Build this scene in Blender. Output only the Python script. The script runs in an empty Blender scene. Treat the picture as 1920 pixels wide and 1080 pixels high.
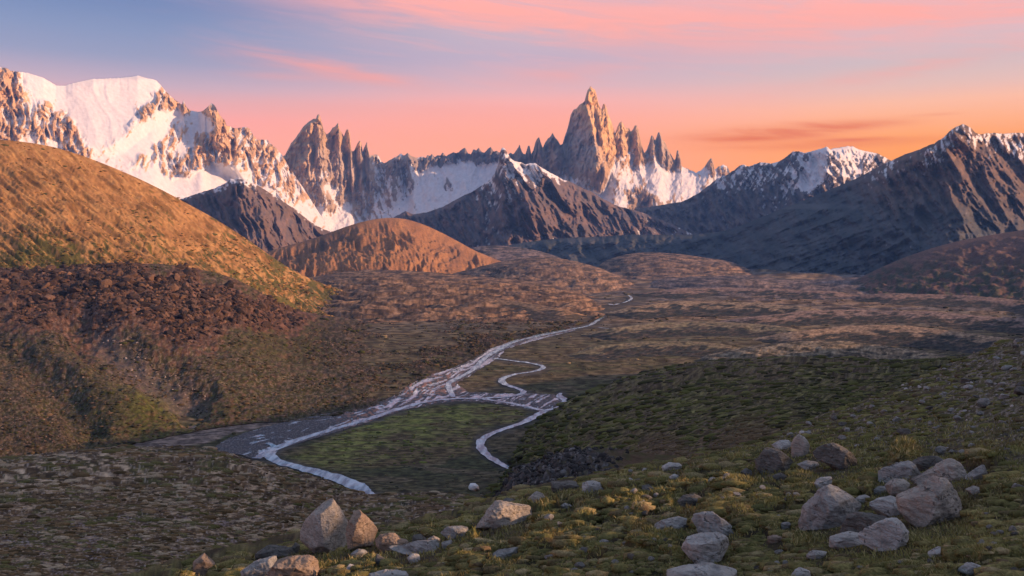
import bpy, bmesh, math, random
import numpy as np
from mathutils import Vector

# ------------------------------------------------------------------ basics
F = 1663.0            # focal length in units of a 1920 wide frame
HY = 450.0            # row of the horizon
CH = 200.0            # camera height above the valley floor
scene = bpy.context.scene
col = scene.collection
SUN_EL = math.radians(16.5)
SUN_AZ = math.radians(98)      # clockwise from the view direction (+Y)

def lin(c):
    c = np.asarray(c, float) / 255.0
    return np.where(c <= .04045, c / 12.92, ((c + .055) / 1.055) ** 2.4)

def U(px): return (np.asarray(px, float) - 960.0) / F
def V(py): return (HY - np.asarray(py, float)) / F

# ------------------------------------------------------------------ noise
_rs = np.random.RandomState(7)
_ang = _rs.rand(256) * 2 * np.pi
_gx, _gy = np.cos(_ang).astype(np.float32), np.sin(_ang).astype(np.float32)

def _hash(ix, iy, seed):
    n = (ix.astype(np.int64) * 374761393 + iy.astype(np.int64) * 668265263 + seed * 1442695041) & 0xffffffff
    n = ((n ^ (n >> 13)) * 1274126177) & 0xffffffff
    return n ^ (n >> 16)

def perlin(x, y, seed=0):
    x = np.asarray(x, float); y = np.asarray(y, float)
    xi = np.floor(x); yi = np.floor(y)
    fx = x - xi; fy = y - yi
    ix = xi.astype(np.int64); iy = yi.astype(np.int64)
    ux = fx * fx * fx * (fx * (fx * 6 - 15) + 10)
    uy = fy * fy * fy * (fy * (fy * 6 - 15) + 10)
    def g(dx, dy):
        h = _hash(ix + dx, iy + dy, seed) & 255
        return _gx[h] * (fx - dx) + _gy[h] * (fy - dy)
    a = g(0, 0); b = g(1, 0); c = g(0, 1); d = g(1, 1)
    a = a + (b - a) * ux
    c = c + (d - c) * ux
    return (a + (c - a) * uy) * 1.5

def fbm(x, y, octv=5, seed=0, gain=.5, lac=2.03):
    r = 0; a = 1; t = 0
    for i in range(octv):
        r = r + a * perlin(x, y, seed + i * 17)
        t += a; a *= gain
        x = x * lac + 11.3; y = y * lac - 7.7
    return r / t

def ridged(x, y, octv=5, seed=0, gain=.5, lac=2.07):
    r = 0; a = 1; t = 0
    for i in range(octv):
        n = 1 - np.abs(perlin(x, y, seed + i * 13)) * 1.6
        r = r + a * np.clip(n, -.3, 1)
        t += a; a *= gain
        x = x * lac + 5.1; y = y * lac + 9.2
    return r / t

def worley(x, y, seed=0):
    """distance to the nearest jittered cell point, and that cell's random number"""
    xi = np.floor(x).astype(np.int64); yi = np.floor(y).astype(np.int64)
    best = np.full(np.shape(x), 9.0); rid = np.zeros(np.shape(x))
    for dx in (-1, 0, 1):
        for dy in (-1, 0, 1):
            h = _hash(xi + dx, yi + dy, seed)
            jx = (h & 1023) / 1023.0; jy = ((h >> 10) & 1023) / 1023.0
            d = (xi + dx + jx - x) ** 2 + (yi + dy + jy - y) ** 2
            m = d < best
            best = np.where(m, d, best)
            rid = np.where(m, ((h >> 20) & 1023) / 1023.0, rid)
    return np.sqrt(best), rid

def perlin3(p, seed=0):
    """cheap 3-D noise for p (n,3): three planar noises mixed"""
    x, y, z = p[:, 0], p[:, 1], p[:, 2]
    return (perlin(x + .31 * z, y - .27 * z, seed) + perlin(y + .23 * x, z + .37 * x, seed + 5) + perlin(z - .33 * y, x + .29 * y, seed + 9)) / 1.9

def fbm3(p, octv=4, seed=0):
    r = 0; a = 1; t = 0
    for i in range(octv):
        r = r + a * perlin3(p, seed + 21 * i); t += a; a *= .5; p = p * 2.05 + 3.3
    return r / t

def sstep(a, b, x):
    t = np.clip((x - a) / (b - a), 0, 1)
    return t * t * (3 - 2 * t)

def curve(pts, x):
    p = np.array(pts, float)
    return np.interp(x, p[:, 0], p[:, 1])

def smooth_curve(pts, x, k):
    """interp then a box blur of k px, for round hills"""
    g = np.arange(-700, 2701, 4.0)
    v = curve(pts, g)
    n = max(1, int(k / 4)); ker = np.ones(2 * n + 1); ker /= ker.sum()
    vp = np.pad(v, n, mode='edge')
    v = np.convolve(vp, ker, 'valid')
    vp = np.pad(v, n, mode='edge')
    v = np.convolve(vp, ker, 'valid')
    return np.interp(x, g, v)

def idw(px, py, pts, power=2.6, ky=1.0, chunk=200000):
    """inverse-distance interpolation of hand-set values"""
    P = np.array(pts, float)
    shp = np.shape(px); px = np.ravel(px); py = np.ravel(py)
    nv = P.shape[1] - 2
    out = np.zeros((px.size, nv))
    for s in range(0, px.size, chunk):
        a = px[s:s + chunk, None] - P[None, :, 0]
        b = (py[s:s + chunk, None] - P[None, :, 1]) * ky
        w = 1.0 / (a * a + b * b + 9.0) ** (power / 2)
        out[s:s + chunk] = (w @ P[:, 2:]) / w.sum(1)[:, None]
    return out.reshape(shp + (nv,)) if nv > 1 else out.reshape(shp)

def inpoly(px, py, poly):
    P = np.array(poly, float); r = np.zeros(np.shape(px), bool)
    j = len(P) - 1
    for i in range(len(P)):
        c = ((P[i, 1] > py) != (P[j, 1] > py))
        xx = (P[j, 0] - P[i, 0]) * (py - P[i, 1]) / (P[j, 1] - P[i, 1] + 1e-12) + P[i, 0]
        r ^= c & (px < xx); j = i
    return r

def segdist(px, py, pts, ky=1.0):
    """distance to a polyline in the picture-plane chart"""
    P = np.array(pts, float); best = np.full(np.shape(px), 1e9)
    for i in range(len(P) - 1):
        ax, ay = P[i]; bx, by = P[i + 1]
        dx, dy = bx - ax, (by - ay) * ky
        qx = px - ax; qy = (py - ay) * ky
        t = np.clip((qx * dx + qy * dy) / (dx * dx + dy * dy + 1e-9), 0, 1)
        best = np.minimum(best, np.hypot(qx - t * dx, qy - t * dy))
    return best

def polydist(px, py, poly, ky=1.0):
    """signed distance, positive inside"""
    d = segdist(px, py, list(poly) + [poly[0]], ky)
    return np.where(inpoly(px, py, poly), d, -d)

# ------------------------------------------------------------------ meshes
def new_mesh(name, verts, faces, mat=None, smooth=True, attrs=None, parent=None):
    """faces: (n,4) or (n,3) int array"""
    me = bpy.data.meshes.new(name)
    verts = np.asarray(verts, np.float32); faces = np.asarray(faces, np.int32)
    k = faces.shape[1]
    me.vertices.add(len(verts)); me.vertices.foreach_set('co', verts.ravel())
    me.loops.add(faces.size); me.loops.foreach_set('vertex_index', faces.ravel())
    me.polygons.add(len(faces)); me.polygons.foreach_set('loop_start', np.arange(0, faces.size, k, dtype=np.int32))
    try: me.polygons.foreach_set('loop_total', np.full(len(faces), k, np.int32))
    except Exception: pass
    me.polygons.foreach_set('use_smooth', np.full(len(faces), smooth, bool))
    me.update(calc_edges=True)
    for an, av in (attrs or {}).items():
        av = np.asarray(av, np.float32)
        if av.ndim == 2:
            a = me.attributes.new(an, 'FLOAT_COLOR', 'POINT')
            c = np.ones((len(verts), 4), np.float32); c[:, :3] = av
            a.data.foreach_set('color', c.ravel())
        else:
            a = me.attributes.new(an, 'FLOAT', 'POINT'); a.data.foreach_set('value', av.ravel())
    if mat: me.materials.append(mat)
    o = bpy.data.objects.new(name, me); col.objects.link(o)
    if parent: o.parent = parent
    return o

def grid_faces(nr, nc):
    i = np.arange(nr * nc).reshape(nr, nc)
    return np.stack([i[:-1, :-1].ravel(), i[:-1, 1:].ravel(), i[1:, 1:].ravel(), i[1:, :-1].ravel()], 1)

def tag(o, label, cat=None, kind=None, group=None):
    if label: o['label'] = label
    if cat: o['category'] = cat
    if kind: o['kind'] = kind
    if group: o['group'] = group
    return o

# ------------------------------------------------------------------ materials
def nodes(name):
    m = bpy.data.materials.new(name); m.use_nodes = True
    nt = m.node_tree
    b = nt.nodes['Principled BSDF']
    return m, nt, b

def N(nt, typ, **kw):
    n = nt.nodes.new(typ)
    for k, v in kw.items():
        if hasattr(n, k): setattr(n, k, v)
        else: n.inputs[k].default_value = v
    return n

def terrain_mat(name, scale, bump=.3, bdist=1.0, var=.35, rough=.95, aniso=(1, 1, 1), spec=.15, detail=6):
    """albedo from the mesh's cover attribute, broken up with fine noise, plus a fine bump"""
    m, nt, b = nodes(name); L = nt.links.new
    at = N(nt, 'ShaderNodeAttribute', attribute_name='albedo')
    geo = N(nt, 'ShaderNodeNewGeometry')
    mp = N(nt, 'ShaderNodeMapping'); mp.inputs['Scale'].default_value = aniso
    L(geo.outputs['Position'], mp.inputs['Vector'])
    n1 = N(nt, 'ShaderNodeTexNoise', Scale=scale, Detail=float(detail), Roughness=.65)
    n2 = N(nt, 'ShaderNodeTexNoise', Scale=scale * 4.3, Detail=3.0, Roughness=.6)
    L(mp.outputs[0], n1.inputs['Vector']); L(mp.outputs[0], n2.inputs['Vector'])
    mr = N(nt, 'ShaderNodeMapRange'); mr.inputs['From Min'].default_value = .3; mr.inputs['From Max'].default_value = .7
    mr.inputs['To Min'].default_value = 1 - var; mr.inputs['To Max'].default_value = 1 + var
    L(n1.outputs['Fac'], mr.inputs['Value'])
    hs = N(nt, 'ShaderNodeVectorMath', operation='SCALE')
    L(at.outputs['Color'], hs.inputs[0]); L(mr.outputs[0], hs.inputs['Scale'])
    L(hs.outputs[0], b.inputs['Base Color'])
    b.inputs['Roughness'].default_value = rough
    b.inputs['Specular IOR Level'].default_value = spec
    ad = N(nt, 'ShaderNodeMath', operation='MULTIPLY_ADD'); ad.inputs[1].default_value = .4
    L(n2.outputs['Fac'], ad.inputs[0]); L(n1.outputs['Fac'], ad.inputs[2])
    bp = N(nt, 'ShaderNodeBump'); bp.inputs['Strength'].default_value = bump; bp.inputs['Distance'].default_value = bdist
    L(ad.outputs[0], bp.inputs['Height']); L(bp.outputs[0], b.inputs['Normal'])
    return m

# ------------------------------------------------------------------ terrain builders
def slope_layer(name, sil, bot, dtop, dbot, x0, x1, dx, nrow, mat, dz=None, alb=None, shape=1.0,
                back=(400., .6), smooth=0, sm_d=0, depth=None, nback=10, ext=0., pxs=None):
    """A hillside between its crest and its foot; the crest turns over into a back slope.
    dz(X,Y,px,py,s) moves the surface in height, alb(...) gives the ground cover's colour."""
    px = np.arange(x0, x1 + dx, dx, dtype=float) if pxs is None else pxs
    t = smooth_curve(sil, px, smooth) if smooth else curve(sil, px)
    b = curve(bot, px)
    s = np.linspace(0, 1, nrow)
    if ext: s = np.concatenate([np.linspace(-ext, 0, 40)[:-1], s])      # carry the slope on towards the viewer
    s = s[:, None]
    PY = b + (t - b) * s; PX = np.broadcast_to(px, PY.shape)
    if depth is not None:
        D = depth(PX, PY)
    else:
        dt = smooth_curve(dtop, px, sm_d) if sm_d else curve(dtop, px)
        db = smooth_curve(dbot, px, sm_d) if sm_d else curve(dbot, px)
        D = 1.0 / (1 / db + (1 / dt - 1 / db) * np.sign(s) * np.abs(s) ** shape)
    X = U(PX) * D; Z = CH + V(PY) * D
    Dt = D[-1]
    Zt = Z[-1]
    k = (np.arange(1, nback + 1) / nback)[:, None]
    bl, bs = back
    bl = bl if np.ndim(bl) == 0 else bl
    Db = Dt * (1 + 0 * k) + bl * k ** 1.5
    Zb = Zt - bs * bl * k ** 2.0
    PXa = np.vstack([PX, np.broadcast_to(px, Db.shape)])
    PYa = np.vstack([PY, np.broadcast_to(t, Db.shape)])
    Da = np.vstack([D, Db]); Za = np.vstack([Z, Zb]); Xa = U(PXa) * Da
    S = np.vstack([np.broadcast_to(s, PY.shape), 1 + np.broadcast_to(k, Db.shape)])
    base = Za.copy()
    if dz is not None: Za = Za + dz(Xa, Da, PXa, PYa, S)
    A = alb(Xa, Da, Za, PXa, PYa, S) if alb is not None else np.full(Xa.shape + (3,), .2)
    o = new_mesh(name, np.stack([Xa, Da, Za], -1).reshape(-1, 3), grid_faces(*Xa.shape), mat,
                 attrs={'albedo': np.clip(A, .002, .95).reshape(-1, 3)})
    return o

def mountain_layer(name, sil, foot, dridge, x0, x1, dx, nrow, mat, slope=1.0, relief=None, cover=None,
                   diffuse=1.0, back=(1500., 1.3), rough_sil=0, seed=1, smooth=0, dr_s=40):
    """A mountain as a surface at its true distance: from the ridge downward it comes nearer by
    cot(slope) per metre of drop; relief(px,py,D) gives gullies, ribs and faces in metres."""
    step = 1.0
    gx = np.arange(x0, x1 + 1, step)
    top = smooth_curve(sil, gx, smooth) if smooth else curve(sil, gx)
    if rough_sil:
        top = top + rough_sil * (ridged(gx / 9., gx * 0 + 3.3, 4, seed) - .6) * 2.0
    ft = curve(foot, gx)
    dr = smooth_curve(dridge, gx, dr_s)
    y0 = int(top.min()) - 1; y1 = int(ft.max()) + 2
    rows = np.arange(y0, y1 + 1)
    G = np.zeros((len(rows), len(gx)))
    cur = dr.copy()
    ker = np.array([.25, .5, .25])
    for i, r in enumerate(rows):
        c = slope(gx, np.full(gx.shape, float(r))) if callable(slope) else slope
        act = np.clip(r - top, 0, 1)
        cur = cur - act * c * cur / F
        if diffuse:
            sm = np.convolve(np.pad(cur, 1, mode='edge'), ker, 'valid')
            w = diffuse * sstep(0, 40, r - top)
            cur = cur + (sm - cur) * w
        G[i] = cur
    px = np.arange(x0, x1 + .01, dx)
    t = np.interp(px, gx, top); b = np.interp(px, gx, ft)
    s = np.linspace(0, 1, nrow)[:, None]
    PY = b + (t - b) * s; PX = np.broadcast_to(px, PY.shape)
    fi = np.clip(PY - y0, 0, len(rows) - 1.001); i0 = fi.astype(int); fr = fi - i0
    fj = np.clip(PX - x0, 0, len(gx) - 1.001); j0 = fj.astype(int); fc = fj - j0
    D = (G[i0, j0] * (1 - fr) + G[i0 + 1, j0] * fr) * (1 - fc) + (G[i0, j0 + 1] * (1 - fr) + G[i0 + 1, j0 + 1] * fr) * fc
    if relief is not None: D = D + relief(PX, PY, D, PY - t)
    Xw = U(PX) * D; Zw = CH + V(PY) * D
    A = cover(PX, PY, D, Xw, Zw, PY - t)
    k = (np.arange(1, 7) / 6)[:, None]
    Db = D[-1] + back[0] * k; Zb = Zw[-1] - back[0] * back[1] * k
    Xb = U(px) * Db
    Xa = np.vstack([Xw, Xb]); Da = np.vstack([D, Db]); Za = np.vstack([Zw, Zb])
    Aa = np.concatenate([A, np.repeat(A[-1:], 6, 0)], 0)
    return new_mesh(name, np.stack([Xa, Da, Za], -1).reshape(-1, 3), grid_faces(*Xa.shape), mat,
                    attrs={'albedo': np.clip(Aa, .002, .95).reshape(-1, 3)})

def tent(px, py, pts, wl, wr, fade=30):
    """a rib running down the face: 1 on its crest line, falling to 0 wl px to one side and wr px to the other"""
    P = np.array(pts, float); o = np.argsort(P[:, 1]); P = P[o]
    x = np.interp(py, P[:, 1], P[:, 0])
    d = px - x
    f = np.clip(1 - np.where(d < 0, -d / wl, d / wr), 0, 1)
    lo, hi = P[0, 1], P[-1, 1]
    return f * sstep(lo - 4, lo + 8, py) * (1 - sstep(hi - fade, hi + fade * .5, py))

def blur2(A, k):
    A = np.asarray(A, float)
    for ax in (0, 1):
        P = np.pad(A, [(k + 1, k) if i == ax else (0, 0) for i in (0, 1)], mode='edge')
        cs = np.cumsum(P, axis=ax)
        n = A.shape[ax]; w = 2 * k + 1
        A = (np.take(cs, np.arange(w, w + n), ax) - np.take(cs, np.arange(0, n), ax)) / w
    return A

def mix(a, b, m):
    return np.asarray(a) * (1 - m[..., None]) + np.asarray(b) * m[..., None]

def C(r, g, b): return np.array([r, g, b])
# ------------------------------------------------------------------ the mountains
def uni(x, sd):           # roughly uniform 0..1 from noise
    return .5 + .5 * np.tanh(1.15 * x / sd)

def streak(px, py, ang, long, short, seed, octv=5):
    a = math.radians(ang); c, s = math.cos(a), math.sin(a)
    al = px * c + py * s; ac = -px * s + py * c
    return fbm(al / long, ac / short, octv, seed, .55)

SNOW = C(.68, .66, .68)

def snow_cover(pts, ang, rock, seed, long=34, short=9, power=3.2, below=None):
    P = np.array(pts, float)
    def cover(px, py, D, X, Z, dep):
        wx = px + 7 * perlin(px / 21., py / 21., seed + 3) + 3 * perlin(px / 7., py / 7., seed + 5); wy = py + 7 * perlin(px / 19., py / 19., seed + 4)
        p = idw(wx, wy, P, power)
        p = .75 * sstep(.08, .95, p) + .25 * p
        if below: p = p * sstep(below[1], below[0], dep)
        a = ang(px) if callable(ang) else ang
        if np.ndim(a):
            n = np.where(a > 90, streak(px, py, 118, long, short, seed), streak(px, py, 62, long, short, seed))
        else:
            n = streak(px, py, a, long, short, seed)
        cv = D - blur2(D, 7); cv = cv / (np.std(cv) + 1e-6)
        c2 = D - blur2(D, 2); c2 = c2 / (np.std(c2) + 1e-6)
        n = .62 * n / .24 - .38 * np.clip(cv, -2.5, 2.5) - .16 * np.clip(c2, -2, 2) + .3 * fbm(px / 7., py / 9., 3, seed + 9) / .3
        u = .5 + .5 * np.tanh(.95 * n)
        m = sstep(-.05, .06, p * 1.06 - .03 - u)
        r = rock(px, py, seed)
        return mix(r, SNOW, m)
    return cover

def rock_cols(c1, c2, c3, sx=14, sy=40):
    def f(px, py, seed):
        a = uni(fbm(px / sx, py / sy, 5, seed + 31), .28)
        b = uni(fbm(px / 5., py / 9., 3, seed + 37), .3)
        r = mix(np.broadcast_to(c1, px.shape + (3,)), c2, a)
        return mix(r, c3, .5 * b)
    return f

M_SNOW = terrain_mat('snow_and_rock', .02, bump=.35, bdist=6, var=.12, spec=.2, rough=.8)
M_ROCK = terrain_mat('mountain_rock', .02, bump=.35, bdist=6, var=.2)

FOOT = [(-700, 470), (2700, 470)]
granite = rock_cols(C(.44, .365, .315), C(.20, .165, .15), C(.52, .44, .37), 8, 34)
darkrock = rock_cols(C(.10, .082, .075), C(.17, .13, .105), C(.06, .055, .06))
brownrock = rock_cols(C(.115, .092, .09), C(.19, .122, .10), C(.072, .068, .072), 12, 30)

# --- snow massif
lm_sil = [(-400, 190), (-260, 165), (-150, 160), (-90, 138), (-40, 140), (0, 125), (14, 128), (20, 133), (50, 136), (80, 145), (105, 160), (122, 160), (140, 155), (170, 148), (190, 147), (215, 146),
          (240, 144), (258, 141), (275, 146), (292, 150), (300, 158), (310, 170), (322, 182), (332, 190), (341, 196), (344, 187), (349, 200), (357, 207), (372, 210), (380, 208), (388, 202), (397, 193), (403, 198), (410, 212),
          (417, 222), (421, 224), (425, 236), (432, 237), (440, 241), (460, 238), (468, 241), (474, 252), (482, 262), (495, 262), (501, 262), (506, 268), (518, 278), (530, 292), (540, 310), (555, 332), (575, 362), (600, 402), (625, 440), (640, 470)]
lm_snow = [(5, 150, .25), (20, 180, .2), (10, 230, .4), (30, 250, .35), (45, 210, .45), (70, 150, .95), (90, 170, .93), (60, 190, .7), (85, 205, .5), (110, 195, .85), (70, 235, .45),
           (100, 240, .38), (120, 235, .3), (130, 250, .22), (140, 265, .35), (95, 225, .5), (50, 270, .75), (100, 275, .7), (-80, 200, .6), (-200, 250, .6),
           (150, 170, 1), (200, 170, 1), (250, 160, 1), (180, 220, 1), (220, 210, 1), (150, 210, .97), (160, 240, .98), (290, 160, .97), (270, 185, .97), (235, 220, .98), (200, 250, .97), (180, 270, .93),
           (305, 175, .5), (315, 185, .3), (330, 195, .22), (300, 190, .45), (285, 200, .42), (275, 210, .45), (345, 200, .3), (290, 180, .65),
           (250, 228, .62), (235, 242, .7), (215, 262, .72), (200, 275, .7), (190, 288, .75), (165, 285, .5),
           (300, 220, .95), (330, 215, .9), (270, 250, .95), (240, 280, .95), (370, 220, .85), (340, 240, .62), (320, 260, .55), (300, 275, .55), (270, 295, .6), (250, 310, .7), (235, 325, .75),
           (380, 240, .93), (360, 260, .8), (345, 280, .75), (300, 250, .9), (270, 275, .9),
           (397, 205, .08), (405, 225, .03), (410, 250, .05), (420, 270, .08), (428, 290, .12), (400, 258, .15), (385, 262, .25), (375, 265, .35), (385, 280, .35), (360, 290, .4), (330, 310, .5), (350, 315, .5), (375, 305, .5), (320, 322, .6),
           (390, 236, .97), (380, 330, .97), (420, 320, .97), (400, 350, 1), (340, 350, 1), (300, 350, .97), (440, 335, .93), (380, 300, .55), (280, 340, .95),
           (440, 255, .3), (450, 270, .38), (465, 260, .3), (480, 280, .38), (500, 290, .42), (470, 300, .48), (490, 320, .48), (520, 310, .48), (530, 340, .52), (510, 340, .58), (550, 370, .58), (560, 390, .7), (590, 415, .75), (460, 330, .7), (500, 360, .75)]
lm_snow = [(a, b, c * .95 if c < .7 else c) for a, b, c in lm_snow]
def lm_relief(px, py, D, dep):
    w = sstep(0, 12, dep)
    r = -110 * ridged(*(lambda a: (a[0] / 120. , a[1] / 34. + .5 * perlin(px / 60., py / 60., 40)))((px * .5 + py * .87, -px * .87 + py * .5)), 5, 41) * w
    rockzone = sstep(.8, .4, idw(px, py, lm_snow, 3.2))
    r2 = ridged(px / 17. + .3 * perlin(px / 30., py / 30., 8), py / 34., 5, 43)
    r = r * (.20 + .65 * rockzone) - rockzone * 260 * (r2 - .5)
    r -= 420 * tent(px, py, [(397, 194), (404, 225), (412, 260), (425, 300), (440, 330)], 32, 40, 25)
    r -= 90 * tent(px, py, [(258, 142), (300, 190), (250, 240), (190, 290)], 160, 40, 20)
    r -= (10 + 34 * rockzone) * (fbm(px / 26., py / 34., 5, 45)) * w
    return r
lm = mountain_layer('mountain', lm_sil, [(-400, 430), (200, 430), (700, 470)], [(-400, 7800), (0, 8800), (110, 9150), (258, 9950), (330, 10300), (400, 10100), (450, 10500), (640, 10900)],
                    -400, 640, 1.5, 210, M_SNOW, slope=lambda px, py: np.where((px > 385) & (px < 440) & (py < 280), .55, 1.15), relief=lm_relief,
                    cover=snow_cover(lm_snow, lambda px: np.where(px < 135, 62., 118.), rock_cols(C(.58, .37, .20), C(.36, .23, .14), C(.66, .44, .25)), 11), rough_sil=.5, seed=3)
tag(lm, 'broad snow covered massif with a rounded white summit and a tan rock horn', 'mountain', 'structure')

# --- granite spires, the saddle and the great tower
cr_sil = [(480, 330), (500, 320), (520, 300), (535, 290), (545, 270), (555, 258), (560, 250), (568, 238), (575, 231), (583, 226), (588, 222), (592, 223), (595, 215), (599, 215), (603, 228), (608, 246), (612, 252), (619, 247), (624, 240), (629, 236),
          (634, 230), (637, 241), (641, 250), (645, 256), (648, 246), (652, 241), (655, 247), (657, 262), (659, 284), (664, 282), (669, 272), (674, 263), (677, 264), (680, 284), (684, 274), (688, 264), (690, 276), (693, 292), (699, 291),
          (704, 289), (708, 290), (715, 303), (722, 306), (730, 300), (745, 293), (752, 287), (758, 292), (764, 286), (770, 292), (780, 296), (792, 293), (799, 296), (801, 290), (806, 293), (810, 288), (815, 295), (820, 291), (826, 292), (830, 286), (836, 293), (842, 289), (850, 285), (855, 288), (862, 284),
          (868, 278), (872, 277), (877, 287), (883, 289), (888, 279), (893, 283), (898, 278), (903, 285), (908, 287), (915, 278), (920, 276), (926, 284), (932, 283), (937, 286), (950, 292), (957, 286), (962, 290), (968, 282),
          (972, 276), (974, 270), (976, 278), (979, 286), (985, 290), (990, 274), (993, 273), (996, 290), (1000, 282), (1004, 266), (1008, 259), (1011, 257), (1014, 268), (1018, 278), (1022, 268), (1028, 259), (1033, 255), (1036, 249), (1040, 256), (1046, 264), (1051, 272),
          (1055, 270), (1059, 256), (1063, 244), (1067, 230), (1070, 215), (1075, 207), (1082, 202), (1086, 197), (1092, 193), (1096, 190), (1099, 178), (1102, 168), (1105, 165), (1107, 161), (1110, 166), (1115, 167), (1118, 175), (1121, 190), (1125, 200), (1128, 206),
          (1131, 194), (1134, 195), (1138, 205), (1141, 216), (1146, 228), (1150, 240), (1153, 250), (1157, 240), (1161, 231), (1166, 227), (1170, 236), (1173, 241), (1178, 239), (1183, 247), (1187, 243), (1190, 235), (1194, 234), (1198, 246), (1201, 262), (1204, 275), (1208, 287), (1213, 280),
          (1218, 266), (1221, 254), (1224, 254), (1228, 264), (1231, 257), (1234, 248), (1238, 249), (1241, 262), (1246, 265), (1252, 279), (1258, 290), (1264, 300), (1267, 297), (1269, 282), (1272, 282), (1276, 297), (1278, 312), (1288, 316), (1296, 320), (1306, 324),
          (1316, 318), (1324, 308), (1330, 300), (1334, 296), (1337, 300), (1340, 318), (1348, 312), (1356, 309), (1364, 312), (1372, 326), (1390, 340), (1420, 370), (1460, 410)]
cr_snow = [(597, 230, .0), (590, 260, .0), (570, 260, .03), (560, 280, .06), (550, 300, .1), (610, 280, .0), (600, 310, .02), (630, 250, .0), (640, 290, .02), (655, 260, .0), (660, 300, .02), (640, 330, .08), (675, 280, .0), (690, 290, .02), (680, 320, .02),
           (690, 350, .1), (620, 340, .15), (606, 330, .5), (614, 352, .8), (580, 330, .3), (590, 350, .3), (565, 320, .4), (600, 370, .3), (620, 390, .2), (640, 375, .35), (652, 390, .85), (602, 402, .85), (625, 415, 1), (650, 412, .97), (600, 422, 1), (660, 360, .1), (680, 360, .35), (690, 380, .4),
           (670, 395, .3), (700, 330, .35), (705, 310, .35), (720, 315, .35), (710, 350, .5), (700, 390, .6), (520, 330, .4), (540, 330, .4), (560, 350, .5), (560, 380, .55), (580, 400, .7),
           (740, 305, .2), (760, 300, .2), (745, 320, .3), (735, 340, .5), (760, 330, .35), (755, 360, .5), (780, 300, .2), (790, 310, .3), (780, 330, .8), (800, 330, .95), (790, 370, .97), (770, 385, .85), (810, 350, .97), (820, 300, .08), (850, 295, .08), (870, 290, .08), (890, 295, .1), (910, 295, .1), (930, 292, .2),
           (820, 318, .75), (850, 315, .97), (880, 312, .97), (840, 346, .5), (850, 335, .98), (870, 340, .98), (900, 325, 1), (920, 315, .7), (915, 335, .97), (840, 368, .9), (720, 370, .55), (730, 395, .7), (760, 400, .9),
           (1107, 180, 0), (1100, 250, 0), (1080, 270, 0), (1130, 260, 0), (1148, 285, .03), (1070, 300, .0), (1065, 320, .12), (1090, 325, .03), (1110, 325, .06), (1125, 310, .2), (1120, 285, .15), (1165, 250, .0), (1175, 280, .06), (1195, 260, .0), (1200, 290, .05), (1185, 295, .4), (1170, 303, .5), (1160, 320, .75),
           (1225, 270, .0), (1240, 280, .0), (1250, 300, .02), (1260, 310, .02), (1215, 290, .35), (1230, 312, .95), (1210, 325, .85), (1240, 332, 1), (1270, 332, .92), (1180, 340, .78), (1150, 345, .7), (1130, 335, .1), (1125, 350, .1), (1140, 372, .75), (1110, 368, .85), (1090, 350, .5), (1160, 375, .78), (1190, 365, .25), (1200, 380, .1), (1215, 375, .15),
           (1232, 360, .9), (1270, 352, .96), (1250, 378, .6), (1290, 332, .8), (1310, 337, .85), (1330, 310, .15), (1320, 325, .65), (1350, 320, .4), (1010, 280, .02), (1000, 290, .08), (1030, 275, .0), (1045, 300, .0), (1050, 312, .08), (1060, 332, .5), (1075, 342, .7), (985, 290, .12), (975, 290, .15), (1020, 300, .1)]
def cr_slope(px, py):
    p = idw(px, py, cr_snow, 3.2)
    return .20 + .95 * sstep(.25, .8, p) + .15 * sstep(330, 400, py)
def cr_relief(px, py, D, dep):
    w = sstep(0, 6, dep)
    rk = sstep(.75, .3, idw(px, py, cr_snow, 3.0))
    r = np.zeros_like(px)
    r -= 560 * tent(px, py, [(1106, 160), (1099, 200), (1110, 235), (1116, 270), (1122, 300), (1112, 340)], 52, 58, 25)
    r -= 200 * tent(px, py, [(1122, 205), (1126, 240), (1132, 285)], 7, 26, 20)
    r -= 240 * tent(px, py, [(1142, 305), (1134, 330), (1124, 362)], 28, 10, 10)
    for (x, y, h, a, wl, wr, lean) in [(597, 215, 180, 300, 34, 26, 8), (575, 232, 110, 160, 16, 12, 4), (634, 231, 150, 230, 20, 12, 8), (653, 241, 130, 220, 10, 10, 10), (675, 263, 110, 190, 10, 7, 4), (689, 264, 120, 210, 10, 12, 6), (558, 255, 80, 120, 14, 14, 4),
                                       (1166, 228, 90, 200, 14, 18, 4), (1193, 234, 90, 200, 12, 14, 6), (1222, 254, 60, 120, 7, 8, 6), (1236, 248, 70, 170, 10, 14, 12), (1271, 282, 40, 90, 5, 6, 3), (1334, 296, 40, 120, 18, 7, 2),
                                       (1010, 258, 70, 200, 14, 12, 10), (1037, 250, 80, 230, 20, 14, 10), (974, 270, 40, 120, 8, 8, 2), (992, 273, 40, 110, 7, 7, 2), (1134, 195, 60, 110, 6, 9, 8), (740, 295, 90, 200, 26, 22, -6), (765, 287, 70, 170, 14, 18, 4)]:
        r -= a * tent(px, py, [(x, y - 3), (x + lean, y + h)], wl, wr, h * .4)
    flute = ridged(px / 10. + .5 * perlin(px / 25., py / 40., 61), py / 75., 4, 62)
    r -= rk * 70 * (flute - .5) * w + rk * 26 * (ridged(px / 4.5 + .4 * perlin(px / 12., py / 16., 67), py / 30., 3, 68) - .5) * w
    wf, wr_ = worley(px / 15. + .4 * perlin(px / 20., py / 30., 65), py / 30. + px / 50., 66)
    r -= rk * 120 * (wr_ - .5) * sstep(0, 10, dep) * sstep(.75, .35, wf) + rk * 60 * (1 - wf) * w
    blk = ridged(px / 16. + py / 60., py / 26., 5, 63)
    r -= (55 + 70 * rk) * (blk - .5) * w
    r -= 90 * fbm(px / 45., py / 45., 4, 64) * w
    return r
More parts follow.
